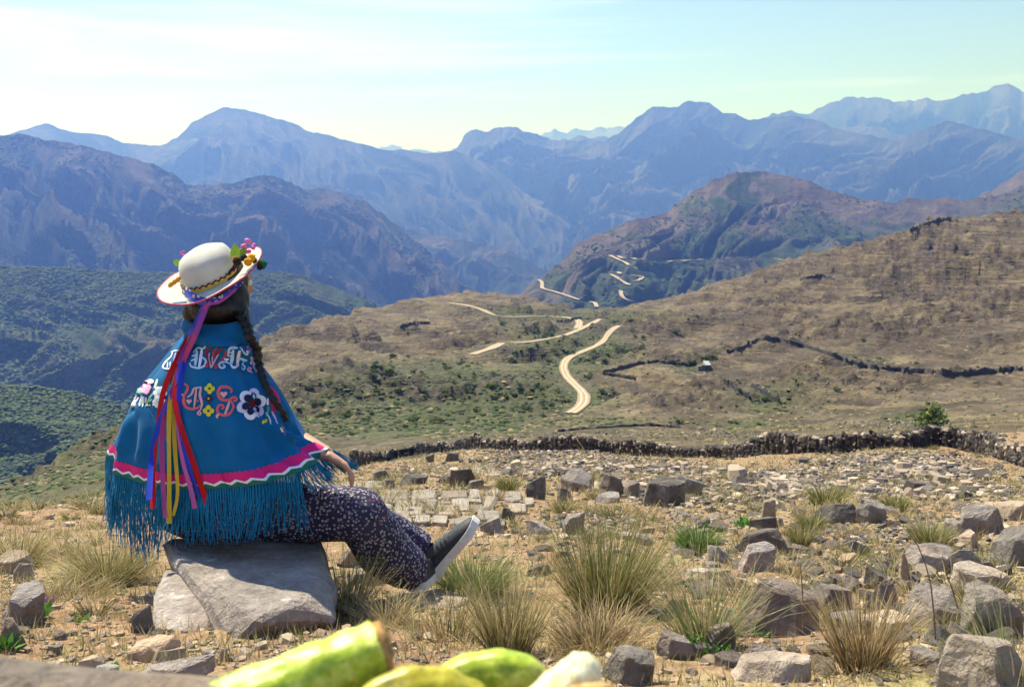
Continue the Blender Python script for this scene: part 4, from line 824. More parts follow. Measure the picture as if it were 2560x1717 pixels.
while cnt < 290:
    big_ = cnt >= 215
    bx, by = (random.uniform(690, 1024), random.uniform(505, 672)) if big_ else (random.uniform(0, 1024), 470+170*random.random()**1.2)
    if bx < 345 and by < 600: continue
    if random.random() > .22+.78*min(1, max(0, (bx-300)/450))**1.5: continue
    q = hit(bx, by, 2.2)
    if any((q.x-a)**2+(q.y-b)**2 < (r+.02)**2 for a, b, r in ROCKS): continue
    c = random.choice(('grey', 'tan', 'brown', 'dark', 'grey')); w = random.uniform(6, 17)*(1 if by > 520 else .7)*(1.55 if bx > 690 else 1)*q.y/F
    if big_: w = random.uniform(20, 46)*(.5+.5*(by-500)/170)*q.y/F
    add('stone', random.choice(SM[c]), None, None, (q.x, q.y, q.z-w*.12), (random.uniform(-.3, .3), random.uniform(-.3, .3), random.uniform(0, 6.28)), (w, w*random.uniform(.7, 1.2), w*random.uniform(.35, .85)), near_label(('middle sized' if big_ else 'small')+' %s stone' % {'grey': 'grey', 'tan': 'tan', 'brown': 'brown', 'dark': 'dark'}[c], q), 'stone', 'small stones scattered over the slope')
    ROCKS.append((q.x, q.y, w*.45)); cnt += 1
SL = {c: [hull_mesh('flat_stone', block_pts(1, .75, .26, random.Random(1300+k+i*20), 'slab'), k, .04, .018, 1) for k in range(4)] for i, c in enumerate(('grey', 'tan', 'brown', 'purple'))}
for c, l in SL.items():
    for m in l: m.materials.append(RM[c])
cnt = 0
while cnt < 120:
    bx, by = (random.uniform(680, 1024), random.uniform(505, 680)) if cnt < 85 else (random.uniform(500, 1024), random.uniform(480, 600))
    q = hit(bx, by, 2.)
    if any((q.x-a)**2+(q.y-b)**2 < (r*.8)**2 for a, b, r in ROCKS): continue
    c = random.choice(('grey', 'tan', 'brown', 'purple')); w = random.uniform(16, 42)*(.45+.55*(by-480)/200)*q.y/F
    add('flat_stone', random.choice(SL[c]), None, None, (q.x, q.y, q.z-w*.03), (random.gauss(0, .22), random.gauss(0, .22), random.uniform(0, 6.28)), (w, w*random.uniform(.7, 1.2), w*random.uniform(.7, 1.5)), near_label('flat %s slab' % {'purple': 'pale'}.get(c, c), q), 'stone', 'flat broken slabs on the slope')
    ROCKS.append((q.x, q.y, w*.4)); cnt += 1
# ------------------------------------------------------------------ grass
def tuss(px, base, label, seed, layers, dmin=1.3, name='grass_tussock', cat='grass tussock', h=None):
    p = hit(px, base, dmin); return add(name, tussock_mesh(name, seed, layers), M_grass, loc=(p.x, p.y, p.z), label=label, cat=cat)
def B(n, h, r0, lean, cols=GREEN, w=.0022, dry=.3, droop=.35, hv=.35, segs=4, bias=(0,0)): return dict(n=n, h=h, r0=r0, lean=lean, cols=cols, w=w, dry=dry, droop=droop, hv=hv, segs=segs, bias=bias)
tuss(606, 618, 'tall green tussock with long upright blades in the centre foreground', 1, [B(520, .38, .09, .62, OLIVE, .0017, .3, .2), B(380, .44, .08, .38, GREEN, .0018, .08, .1, bias=(.06,0)), B(60, .52, .05, .22, GREEN, .0013, .1, .08), B(160, .30, .10, 1.0, STRAW, .0012, .7, .6), B(260, .13, .17, 1.5, STRAW, .0012, .8, .9)])
tuss(596, 652, 'dry brown tussock in front of the tall green one', 2, [B(800, .17, .085, .7, ((.12,.072,.036),(.38,.265,.155)), .0014, .45, .7)])
tuss(508, 652, 'green and straw tussock beside the cut green stalks', 3, [B(330, .23, .05, .42, OLIVE, .0015, .3, .2), B(70, .28, .04, .35, STRAW, .0011, .5, .25), B(160, .10, .12, 1.5, STRAW, .0011, .8, .9)])
tuss(108, 583, 'bushy straw tipped tussock left of the seat boulder', 4, [B(950, .27, .09, .95, GREEN, .0016, .35, .55), B(420, .36, .07, .8, STRAW, .0012, .7, .5), B(240, .12, .17, 1.5, STRAW, .0012, .8, .9)])
tuss(20, 562, 'straw coloured tussock at the left frame edge', 5, [B(500, .22, .09, .9, OLIVE, .0017, .5, .5), B(120, .30, .06, .7, STRAW, .0012, .7, .4)])
tuss(474, 592, 'green grass clump under the raised shoe', 6, [B(800, .21, .10, .75, ((.075,.13,.03),(.25,.29,.10)), .0018, .15, .45)])
tuss(346, 618, 'thin green tussock against the right side of the seat boulder', 7, [B(420, .22, .055, .5, OLIVE, .0016, .3, .25), B(50, .28, .04, .4, GREEN, .0012, .2, .2)])
tuss(388, 626, 'pale straw tussock in front of the feet', 8, [B(420, .15, .07, .9, STRAW, .0014, .5, .5)])
tuss(706, 640, 'pale green tussock between the boulders', 9, [B(240, .25, .07, .6, ((.11,.15,.05),(.30,.33,.15)), .0016, .3, .25), B(60, .32, .05, .5, STRAW, .0012, .6, .3), B(160, .11, .14, 1.5, STRAW, .0012, .8, .9)])
tuss(748, 600, 'straw grass in front of the leaning pale slab', 10, [B(220, .16, .12, .8, STRAW, .0015, .6, .5)])
tuss(862, 668, 'dry reddish brown tussock among the right hand stones', 11, [B(300, .22, .045, .4, ((.14,.08,.04),(.36,.24,.13)), .0015, .4, .25), B(160, .16, .09, 1.1, STRAW, .0012, .6, .7)])
tuss(1008, 694, 'long green blades at the lower frame corner', 12, [B(130, .26, .06, .7, ((.10,.13,.03),(.25,.27,.10)), .0014, .1, .2, bias=(-.1,0))], dmin=1.6)
tuss(930, 545, 'round olive tussock in front of the white topped block', 13, [B(500, .19, .07, .6, GREEN, .0028, .35, .4)])
tuss(508, 490, 'small round green tussock beside the flagstones', 14, [B(420, .26, .10, .6, GREEN, .005, .1, .5)])
tuss(697, 551, 'fresh green tussock on the bare soil', 15, [B(420, .20, .07, .6, FRESH, .003, .1, .35)])
tuss(826, 505, 'green tussock behind the dark block', 16, [B(300, .3, .12, .6, GREEN, .006, .2, .4)])
tuss(812, 530, 'short green tuft beside the small dark stone', 17, [B(300, .16, .06, .7, GREEN, .003, .2, .4)])
tuss(895, 512, 'olive tuft behind the grey block', 18, [B(300, .22, .07, .6, GREEN, .005, .2, .4)])
tuss(470, 482, 'dry tuft beside the angular boulder', 19, [B(260, .3, .08, .5, OLIVE, .006, .4, .4)])
tuss(565, 512, 'olive tuft in front of the stone row', 20, [B(320, .2, .09, .9, OLIVE, .004, .3, .5)])
tuss(800, 548, 'upright olive tuft right of the dark angular rock', 21, [B(280, .17, .04, .4, GREEN, .0028, .3, .3)])
tuss(450, 640, 'thin straw blades beside the cut stalk', 22, [B(240, .16, .10, .8, STRAW, .0012, .5, .4), B(40, .18, .03, .3, GREEN, .0012, .1, .2)])
tuss(640, 590, 'sparse pale grass right of the tall tussock', 23, [B(300, .2, .12, .7, ((.16,.18,.07),(.42,.40,.2)), .0015, .5, .4)])
tuss(60, 600, 'flattened straw grass at the foot of the left tussock', 24, [B(420, .14, .18, 1.3, STRAW, .0013, .6, .4)])
# green leafy weeds
def weed(px, base, label, n, s, seed, flower=False):
    rs = np.random.default_rng(seed); p = hit(px, base, 1.3); e = empty('weed', p, label=label, cat='weed')
    a = rs.uniform(0, 6.28, n); el = rs.uniform(.3, 1.3, n); l = s*rs.uniform(.6, 1.1, n); b = rs.normal(0, s*.25, (n, 2))
    for k in range(n):
        d = np.array((np.cos(a[k])*np.cos(el[k]), np.sin(a[k])*np.cos(el[k]), np.sin(el[k]))); sd_ = np.cross(d, (0, 0, 1)); sd_ /= np.linalg.norm(sd_); o = np.array((b[k][0], b[k][1], 0)); w = l[k]*.17
        V = [o, o+d*l[k]*.45+sd_*w-(0, 0, w*.3), o+d*l[k]*.5, o+d*l[k]*.45-sd_*w-(0, 0, w*.3), o+d*l[k]-(0, 0, l[k]*.1)]
        add('leaf', mesh_np('leaf', V, [(0, 1, 2), (0, 2, 3), (1, 4, 2), (2, 4, 3)], True, {'Col': np.tile(np.array((.07,.19,.025))*rs.uniform(.7, 1.5), (5, 1))}), M_grass, e)
    if flower:
        for k in range(3): add('flower', hull_mesh('flower', [Vector((math.cos(t)*.006, math.sin(t)*.006, .012*(t > 3))) for t in range(7)]+[Vector((0, 0, .022))], 1, 0, 0, 0), plain('lilac_flower', (.55,.25,.5)), e, (.02*k-.01, .005, s*.8))
weed(42, 617, 'fresh green weed with a lilac flower on bare soil', 22, .055, 1, True)
weed(223, 620, 'green weed growing in the crack of the seat boulder', 34, .05, 2); weed(83, 622, 'small green weed left of the leaning slab', 16, .035, 3); weed(112, 672, 'small green weed by the pale sunken slab', 18, .035, 4)
weed(692, 652, 'leafy green weed below the pale green tussock', 26, .06, 5); weed(715, 655, 'green weed at the foot of the largest boulder', 22, .05, 6); weed(757, 636, 'green grass tuft at the base of the largest boulder', 26, .04, 7); weed(92, 668, 'tiny green weed in the gravel', 10, .03, 8)
weed(6, 650, 'dark green weed at the left frame edge', 20, .06, 9); weed(745, 525, 'low green plant beside the dark flat slab', 40, .09, 10)
# dead stalks
def stalk(pts, label, r=.0025, cols=(.13,.09,.07)):
    P = [Wp(*q) for q in pts]; V, Fq = [], []
    for i, p in enumerate(P):
        rr = r*(1-.7*i/len(P))
        for k in range(5): V.append(p+Vector((math.cos(k*1.2566)*rr, math.sin(k*1.2566)*rr, 0))-P[0])
    for i in range(len(P)-1):
        for k in range(5): Fq.append((i*5+k, i*5+(k+1) % 5, (i+1)*5+(k+1) % 5, (i+1)*5+k))
    add('dead_stalk', mesh_np('dead_stalk', [tuple(v) for v in V], Fq), plain('dead_stalk', cols), loc=P[0], label=label, cat='stalk')
stalk([(936,648,2.5),(934,615,2.5),(931,585,2.52),(926,565,2.54),(918,545,2.55),(909,532,2.56),(899,523,2.57)], 'thin dark bare stalk leaning over the right hand stones')
stalk([(958,608,2.7),(953,590,2.7),(947,575,2.7),(942,555,2.72)], 'short dark stalk beside the leaning one')
stalk([(803,632,2.7),(803,610,2.7),(802,585,2.7),(800,562,2.72)], 'upright dark stalk in front of the largest brown boulder')
stalk([(600,560,2.9),(598,520,2.9),(594,490,2.92),(590,465,2.95),(583,447,2.98),(572,432,3.0),(560,425,3.02)], 'long bent straw stalk rising from the tall tussock', .0016, (.42,.28,.12))
# scattered tussocks, each its own
TP = [tussock_mesh('grass_tuft', 40+k, [B(90, 1., .28, .8, (GREEN, OLIVE, STRAW)[k % 3], .016, .35, .45, segs=3)]) for k in range(6)]
cnt = 0
while cnt < 260:
    bx, by = random.uniform(0, 1024), 446+190*random.random()**1.6
    if 100 < bx < 480 and by > 525: continue
    if bx < 330 and by < 505: continue
    if 480 < bx < 780 and by > 545: continue
    q = hit(bx, by, 2.2)
    if q.y > 110: continue
    s = random.uniform(.10, .2)*(1+min(q.y, 60)*.02)*(.65 if by > 520 else 1)
    ti = random.randrange(6); add('grass_tuft', TP[ti], M_grass, None, (q.x, q.y, q.z), (0, 0, random.uniform(0, 6.28)), (s*1.1, s*1.1, s), near_label(('small green', 'small olive', 'small straw coloured')[ti % 3]+' grass tuft', q), 'grass tuft', 'grass tufts scattered over the slope'); cnt += 1
def short_grass():
    rs = np.random.default_rng(5); N = 26000; pxr = rs.uniform(-40, 1064, N); d = np.exp(rs.uniform(math.log(1.7), math.log(150), N)); x = (pxr-512)/F*d
    c = fbm(x*1.1/np.sqrt(d)*1.2, d*2/np.sqrt(d), 4, 12); k = rs.uniform(-.75, .9, N) < c+.1; x, d = x[k], d[k]; n = len(x); z = zat(x, d)
    nb = 5; X = np.repeat(x, nb); D = np.repeat(d, nb); Z = np.repeat(z, nb); m = len(X); sc_ = .05*(D/3)**.62*rs.uniform(.5, 1.3, m); a = rs.uniform(0, 6.28, m)
    bx = X+rs.normal(0, .25, m)*sc_*1.6; by = D+rs.normal(0, .25, m)*sc_*1.6; w = sc_*.035*(1+D*.012); sa = rs.uniform(0, 3.14, m)
    l = rs.uniform(.1, .7, m)*sc_; V = np.stack([np.stack([bx-np.cos(sa)*w, by-np.sin(sa)*w, Z-.003], -1), np.stack([bx+np.cos(sa)*w, by+np.sin(sa)*w, Z-.003], -1), np.stack([bx+np.cos(a)*l, by+np.sin(a)*l, Z+sc_*rs.uniform(.5, 1, m)], -1)], 1)
    pal = np.array([(.50,.41,.22),(.40,.32,.16),(.30,.28,.11),(.16,.18,.06)]); ci = np.repeat(np.clip((rs.uniform(0, 1, n)**1.4*4), 0, 3).astype(int), nb)
    col = pal[ci]*rs.uniform(.65, 1.2, (m, 1))
    add('grass', mesh_np('grass', V.reshape(-1, 3), np.arange(m*3).reshape(-1, 3), True, {'Col': np.repeat(col, 3, 0)}), M_grass, kind='stuff', label='short dry grass sprouting between the stones', cat='grass')
short_grass()
# ------------------------------------------------------------------ the seated person
PE = empty('person', Wp(212, 528, 3.4), label='person in a blue embroidered poncho, white hat and flowered trousers seated on the boulder', cat='person')
PO = PE.location.copy()
def padd(name, me, m, parent=None, **k):
    """meshes of the person are built in world space; shift them to the person's base"""
    o = add(name, me, m, parent or PE, **k)
    if parent is None: o.location = -PO
    return o
def loft(P, Rr, n=14, cap=True, up=(0, 0, 1)):
    """tube through P; radii are numbers or (side, other) pairs"""
    V, Fq = [], []; P = [Vector(p) for p in P]; pn = None
    for i, p in enumerate(P):
        t = (P[min(i+1, len(P)-1)]-P[max(i-1, 0)]).normalized()
        a = (pn - t*pn.dot(t)) if pn is not None else (Vector(up)-t*Vector(up).dot(t))
        if a.length < 1e-4: a = Vector((1, 0, 0))-t*t.x
        a.normalize(); b = t.cross(a); pn = a; r = Rr[i]; ra, rb = r if hasattr(r, '__len__') else (r, r)
        for k in range(n):
            q = 2*math.pi*k/n; V.append(p+a*math.cos(q)*ra+b*math.sin(q)*rb)
    for i in range(len(P)-1):
        for k in range(n): Fq.append((i*n+k, i*n+(k+1) % n, (i+1)*n+(k+1) % n, (i+1)*n+k))
    if cap:
        for i, p, e in ((0, P[0], 0), (len(P)-1, P[-1], 1)):
            c = len(V); V.append(p)
            for k in range(n):
                x, y = i*n+k, i*n+(k+1) % n; Fq.append((y, x, c, c) if e == 0 else (x, y, c, c))
    return V, Fq
def ball(c, r, rot=None, nu=14, nv=10):
    V, Fq = [], []; c = Vector(c); r = r if hasattr(r, '__len__') else (r, r, r)
    for j in range(nv+1):
        th = math.pi*j/nv
        for k in range(nu):
            ph = 2*math.pi*k/nu; v = Vector((math.sin(th)*math.cos(ph)*r[0], math.sin(th)*math.sin(ph)*r[1], math.cos(th)*r[2]))
            if rot: v = rot @ v
            V.append(c+v)
    for j in range(nv):
        for k in range(nu): Fq.append((j*nu+k, j*nu+(k+1) % nu, (j+1)*nu+(k+1) % nu, (j+1)*nu+k))
    return V, Fq
def join(parts):
    V, Fq, o = [], [], 0
    for v, f in parts:
        V += [tuple(x) for x in v]; Fq += [tuple(dict.fromkeys(i+o for i in q)) for q in f]; o += len(v)
    return V, Fq
def pymesh(name, V, Fq, smooth=True):
    me = bpy.data.meshes.new(name); me.from_pydata([tuple(v) for v in V], [], [f for f in Fq if len(f) > 2]); me.validate(); me.update()
    if smooth: me.polygons.foreach_set('use_smooth', np.ones(len(me.polygons), bool))
    return me
def fused(name, parts, voxel, smooth=6, disp=None):
    """one continuous surface from overlapping tubes and balls"""
    V, Fq = join(parts); me = pymesh('tmp', V, Fq); o = bpy.data.objects.new('tmp', me); C.objects.link(o)
    m = o.modifiers.new('r', 'REMESH'); m.mode = 'VOXEL'; m.voxel_size = voxel
    s_ = o.modifiers.new('s', 'SMOOTH'); s_.iterations = smooth; s_.factor = .5
    dg = bpy.context.evaluated_depsgraph_get(); out = bpy.data.meshes.new_from_object(o.evaluated_get(dg)); out.name = name
    bpy.data.objects.remove(o); bpy.data.meshes.remove(me)
    if disp:
        for v in out.vertices: v.co += disp(v.co)
        out.update()
    out.polygons.foreach_set('use_smooth', np.ones(len(out.polygons), bool)); return out
# materials
def fabric(nm, col, rough=.95, weave=900., sheen=.3, var=.15, trans=0.):
    t = NT(nm); p = t.obj(); n = t.noise(p, 14., 4); w = t.n('ShaderNodeTexWave', {'Vector': p, 'Scale': weave/6.28, 'Distortion': 1.}, bands_direction='Z').outputs['Fac']; g = t.noise(p, 350., 2)
    c = t.mix(t.rng(n, .3, .7, 0, 1), tuple(x*(1-var) for x in col), tuple(min(1, x*(1+var)) for x in col))
    c = t.mix(t.rng(g, .3, .7, .25, 0), c, tuple(x*.6 for x in col))
    m = t.done(c, rough, t.bump(t.math('ADD', g, n), .25, .004), .1, **{'Sheen Weight': sheen, 'Sheen Roughness': .5})
    if trans:
        tr = t.n('ShaderNodeBsdfTranslucent', {'Color': c}); ms = t.n('ShaderNodeMixShader', {0: trans, 1: t.b.outputs[0], 2: tr.outputs[0]}); t.t.links.new(ms.outputs[0], t.out.inputs[0])
    return m
M_skin = plain('skin', (.42,.235,.155), .55, .06, 30.)
M_hair = None
def hair_mat():
    t = NT('black_hair'); p = t.obj(); n = t.noise(t.mapv(p, (60, 60, 9)), 2., 4, .6)
    return t.done(t.ramp(n, (.3, (.003,.0025,.003)), (.7, (.014,.010,.009))), .45, t.bump(n, .6, .006), .4)
M_hair = hair_mat()
M_poncho = fabric('blue_poncho_cloth', (.006,.130,.315), sheen=.08, trans=.12)
M_fringe = fabric('blue_fringe_yarn', (.012,.235,.45), sheen=.1, trans=.2)
def trouser_mat():
    t = NT('flowered_trousers'); p = t.obj(); nz_ = t.noise(p, 9., 3)
    v = t.n('ShaderNodeTexVoronoi', {'Vector': p, 'Scale': 84., 'Randomness': .8}); d = v.outputs['Distance']
    ring = t.math('MULTIPLY', t.rng(d, .40, .34), t.rng(d, .10, .16)); core = t.rng(d, .34, .22)
    fl = t.math('MAXIMUM', ring, t.math('MULTIPLY', core, .25)); blot = t.rng(t.noise(p, 330., 2), .38, .52)
    fl = t.math('MULTIPLY', fl, blot)
    tint = t.ramp(t.n('ShaderNodeSeparateColor', {0: v.outputs['Color']}).outputs[0], (.0, (.40,.38,.42)), (.80, (.46,.43,.44)), (.90, (.36,.05,.09)), (1., (.42,.33,.26)))
    c = t.mix(fl, t.ramp(nz_, (.3, (.020,.018,.044)), (.7, (.044,.040,.088))), tint)
    return t.done(c, .85, t.bump(t.noise(p, 240., 3), .15, .003), .25)
M_trs = trouser_mat()
# joints
J = dict(pel=Wp(208,508,3.42), sp=Wp(206,455,3.38), ch=Wp(208,395,3.36), nb=Wp(216,345,3.36), nt=Wp(221,316,3.37), hd=Wp(222,286,3.37))
rk_, ra_ = Wp(360,514,3.34), Wp(417,571,3.52)
lk_, la_ = Wp(352,508,3.58), Wp(422,549,3.69)
rh_, lh_ = Wp(232,512,3.36), Wp(214,508,3.52)
shR, shL = Wp(242,388,3.32), Wp(190,384,3.44)
elR, wrR = Wp(286,432,3.34), Wp(327,454,3.20)
elL, wrL = Wp(190,440,3.62), Wp(270,452,3.72)
hf = Vector((.80, .60, 0)).normalized(); hs_ = Vector((hf.y, -hf.x, 0))     # where the face points, and its right side
hrot = Matrix((hf, -hs_, Vector((0, 0, 1)))).transposed().to_3x3()
def hand(w, fwd, side, curl):
    """palm, four unequal fingers and a thumb leaving the side of the palm"""
    up = side.cross(fwd).normalized(); P = [loft([w, w+fwd*.035, w+fwd*.075], [(.017,.024),(.015,.034),(.011,.036)], 10, up=up)]
    for k, (o, l) in enumerate(((-.027, .062), (-.009, .072), (.009, .067), (.026, .052))):
        a = w+fwd*.070+side*o; d1 = (fwd*math.cos(curl*.5)-up*math.sin(curl*.5)); d2 = (fwd*math.cos(curl*1.2)-up*math.sin(curl*1.2)); d3 = (fwd*math.cos(curl*1.8)-up*math.sin(curl*1.8))
        b = a+d1*l*.45; c = b+d2*l*.32; e = c+d3*l*.25; P.append(loft([a-fwd*.01, b, c, e], [.0092, .0088, .0082, .0066], 8, up=up)); P.append(ball(e, .0066, None, 8, 6))
    t0 = w+fwd*.025-side*.028; t1 = t0+(fwd*.6-side*.7-up*.2).normalized()*.034; t2 = t1+(fwd*.9-side*.2-up*.35).normalized()*.03
    P += [loft([t0, t1, t2], [.012, .0105, .008], 8, up=up), ball(t2, .008, None, 8, 6)]
    return P
fr_ = (rk_+Vector((-.01, -.0, .05))-wrR); fR = (Vector((.80, -.04, -.46))).normalized(); sR = Vector((.2, -.95, .2)); sR = (sR-fR*sR.dot(fR)).normalized()
fL = Vector((.9, -.1, -.3)).normalized(); sL = Vector((.2, .95, .1)); sL = (sL-fL*sL.dot(fL)).normalized()
body = [loft([J['pel']-Vector((0,0,.02)), J['sp'], J['ch'], J['nb']], [(.13,.16),(.10,.13),(.10,.13),(.055,.06)], 16, up=(0, 1, 0)), ball(J['pel'], (.17,.13,.10)), ball(J['ch'], (.11,.09,.10)),
        loft([J['nb']-Vector((0,0,.03)), J['nt'], J['hd']], [.055,.047,.05], 12, up=(0,1,0)),
        ball(J['hd']+Vector((0,0,.015)), (.094,.074,.100), hrot), ball(J['hd']+hf*.035-Vector((0,0,.045)), (.055,.052,.055), hrot),
        ball(J['hd']+hf*.098-Vector((0,0,.012)), (.016,.011,.018), hrot, 10, 8), loft([J['hd']+hf*.090+Vector((0,0,.02)), J['hd']+hf*.104-Vector((0,0,.012))], [.008,.011], 8, up=(1,0,0)),
        ball(J['hd']+hf*.080-Vector((0,0,.045)), (.014,.022,.008), hrot, 10, 8), ball(J['hd']+hf*.075-Vector((0,0,.078)), (.022,.024,.018), hrot, 10, 8)]
for s in (-1, 1):
    body.append(ball(J['hd']+hs_*s*.074-Vector((0,0,.005))-hf*.008, (.020,.008,.030), hrot, 10, 8))
    body.append(ball(J['hd']+hf*.078+hs_*s*.030+Vector((0,0,.030)), (.012,.022,.007), hrot, 8, 6))
body += [loft([shR, elR, wrR], [.046,.036,.025], 12), ball(shR, .048), ball(elR, .041), loft([shL, elL, wrL], [.046,.036,.025], 12), ball(shL, .048), ball(elL, .041)]
body += hand(wrR, fR, sR, .75)+hand(wrL, fL, sL, .5)
body += [loft([rh_, rk_, ra_], [.085,.058,.038], 12), loft([lh_, lk_, la_], [.085,.058,.038], 12), ball(rk_, .058), ball(lk_, .058), loft([J['ch'], shR], [.07,.055], 10), loft([J['ch'], shL], [.07,.055], 10)]
f1 = (Wp(484,520,3.66)-Wp(436,577,3.66)).normalized(); u1 = Vector((-f1.z, -.02, f1.x)).normalized(); hl1 = Wp(435,578,3.66)
f2 = Vector((.22,.97,-.02)).normalized(); hl2 = ra_+Vector((-.006,-.010,-.066))
body += [loft([ra_, hl2+f2*.05+Vector((0,0,.045)), hl2+f2*.20+Vector((0,0,.04))], [.035,.028,.02], 10), loft([la_, hl1+f1*.05+u1*.05, hl1+f1*.20+u1*.042], [.034,.028,.02], 10)]
padd('body', fused('body', body, .0065, 4), M_skin)
for s in (-1, 1):
    ec = J['hd']+hf*.083+hs_*s*.031+Vector((0,0,.012)); e = padd('eye', pymesh('eye', *ball(ec, .011)), plain('eye_white', (.7,.68,.65), .3)); add('iris', pymesh('iris', *ball(ec+hf*.006, .0062)), plain('iris', (.02,.012,.008), .2), e)
# trousers: one surface, loose at the knee, wrinkled
def wr(co):
    a = mnoise.noise(Vector((co.x*9, co.y*9, co.z*14)))*.008+mnoise.noise(Vector((co.x*26+co.z*18, co.y*20, co.z*22-co.x*10)))*.005
    return Vector((a*.4, -a, a*.6))
km = rk_*.45+ra_*.55; lm = lk_*.5+la_*.5
tr_parts = [loft([rh_-Vector((.03,0,0)), rh_*.5+rk_*.5+Vector((0,0,.004)), rk_], [.104,.100,.086], 16), ball(rk_+Vector((-.002,0,.004)), .088), loft([rk_, km+Vector((-.03,0,-.012)), ra_*.86+rk_*.14+Vector((-.012,0,-.01)), ra_], [.086,.094,.080,.064], 16),
            loft([lh_, lk_, lm+Vector((0,0,-.005)), la_], [.095,.080,.072,.062], 16), ball(lk_, .076), ball(J['pel']+Vector((0,0,-.015)), (.175,.135,.085)), loft([J['pel'], rh_, ], [.1,.1], 12), loft([J['pel'], lh_], [.1,.1], 12), loft([rh_, lh_], [.095,.095], 12)]
padd('trousers', fused('trousers', tr_parts, .0075, 3, wr), M_trs)
padd('shirt', fused('shirt', [loft([J['pel']+Vector((0,0,.0)), J['sp'], J['ch'], J['nb']], [(.155,.185),(.12,.15),(.12,.15),(.07,.075)], 16, up=(0,1,0)), loft([shR, elR*.5+shR*.5], [.058,.052], 12), loft([shL, elL*.5+shL*.5], [.058,.052], 12), ball(shR, .06), ball(shL, .06), loft([shL, J['ch'], shR], [.06,.08,.06], 10)], .010, 4), plain('dark_shirt', (.022,.02,.026)))
# shoes
def shoe(heel, fwd, up, label=None):
    side = fwd.cross(up).normalized(); up = side.cross(fwd).normalized(); L_ = .262
    prof = [(0,.020,.050),(.02,.033,.062),(.06,.036,.066),(.10,.037,.060),(.14,.041,.052),(.18,.045,.045),(.21,.044,.038),(.235,.036,.030),(.252,.022,.022),(.262,.006,.012)]
    n = 14; V, Fq = [], []
    for x, w, h in prof:
        for k in range(n):
            a = 2*math.pi*k/n; c, s = math.cos(a), math.sin(a); V.append(heel+fwd*x+side*c*w*(1 if s > 0 else .98)+up*(.024+(h*s if s > 0 else .004*s)))
    for i in range(len(prof)-1):
        for k in range(n): Fq.append((i*n+k, i*n+(k+1) % n, (i+1)*n+(k+1) % n, (i+1)*n+k))
    Fq += [tuple(range(n))[::-1], tuple(range((len(prof)-1)*n, len(prof)*n))]
    o = padd('shoe', pymesh('shoe', V, Fq), SHM, label=label)
    V, Fq = [], []
    sol = [(-.006,.018),(.004,.031),(.03,.039),(.08,.039),(.13,.041),(.18,.048),(.215,.047),(.24,.039),(.26,.024),(.268,.008)]
    for x, w in sol:
        lift = .012*max(0, (x-.19)/.08)**2
        for c, z in ((-1, 0), (-1.04, .014), (-1, .030), (1, .030), (1.04, .014), (1, 0)): V.append(heel+fwd*x+side*c*w+up*(z+lift))
    m = 6
    for i in range(len(sol)-1):
        for k in range(m): Fq.append((i*m+k, i*m+(k+1) % m, (i+1)*m+(k+1) % m, (i+1)*m+k))
    Fq += [tuple(range(m))[::-1], tuple(range((len(sol)-1)*m, len(sol)*m))]
    add('sole', pymesh('sole', V, Fq, False), plain('white_sole', (.66,.63,.58), .7), o)
    V, Fq = [], []
    for q in range(5):
        x = .10+q*.018; h = .063-q*.0045
        v, f = loft([heel+fwd*x+side*-.026+up*(.020+h*.82), heel+fwd*(x+.004)+up*(.026+h*1.0), heel+fwd*x+side*.026+up*(.020+h*.82)], [.0028]*3, 6)
        V.append(v); Fq.append(f)
    jv, jf = join(list(zip(V, Fq))); add('laces', pymesh('laces', jv, jf), plain('grey_laces', (.10,.10,.12)), o)
    v, f = loft([heel+fwd*.045+up*.07, heel+fwd*.05+up*.098], [(.036,.042),(.040,.046)], 14, False, up=side); add('collar', pymesh('collar', v, f), SHM, o)
    return o
SHM = plain('dark_grey_shoe', (.045,.047,.054), .6, .3, 90.)
shoe(hl1, f1, u1, 'raised dark shoe showing its white sole')
shoe(hl2, f2, Vector((0,0,1)), 'dark shoe standing flat under the trouser hem')
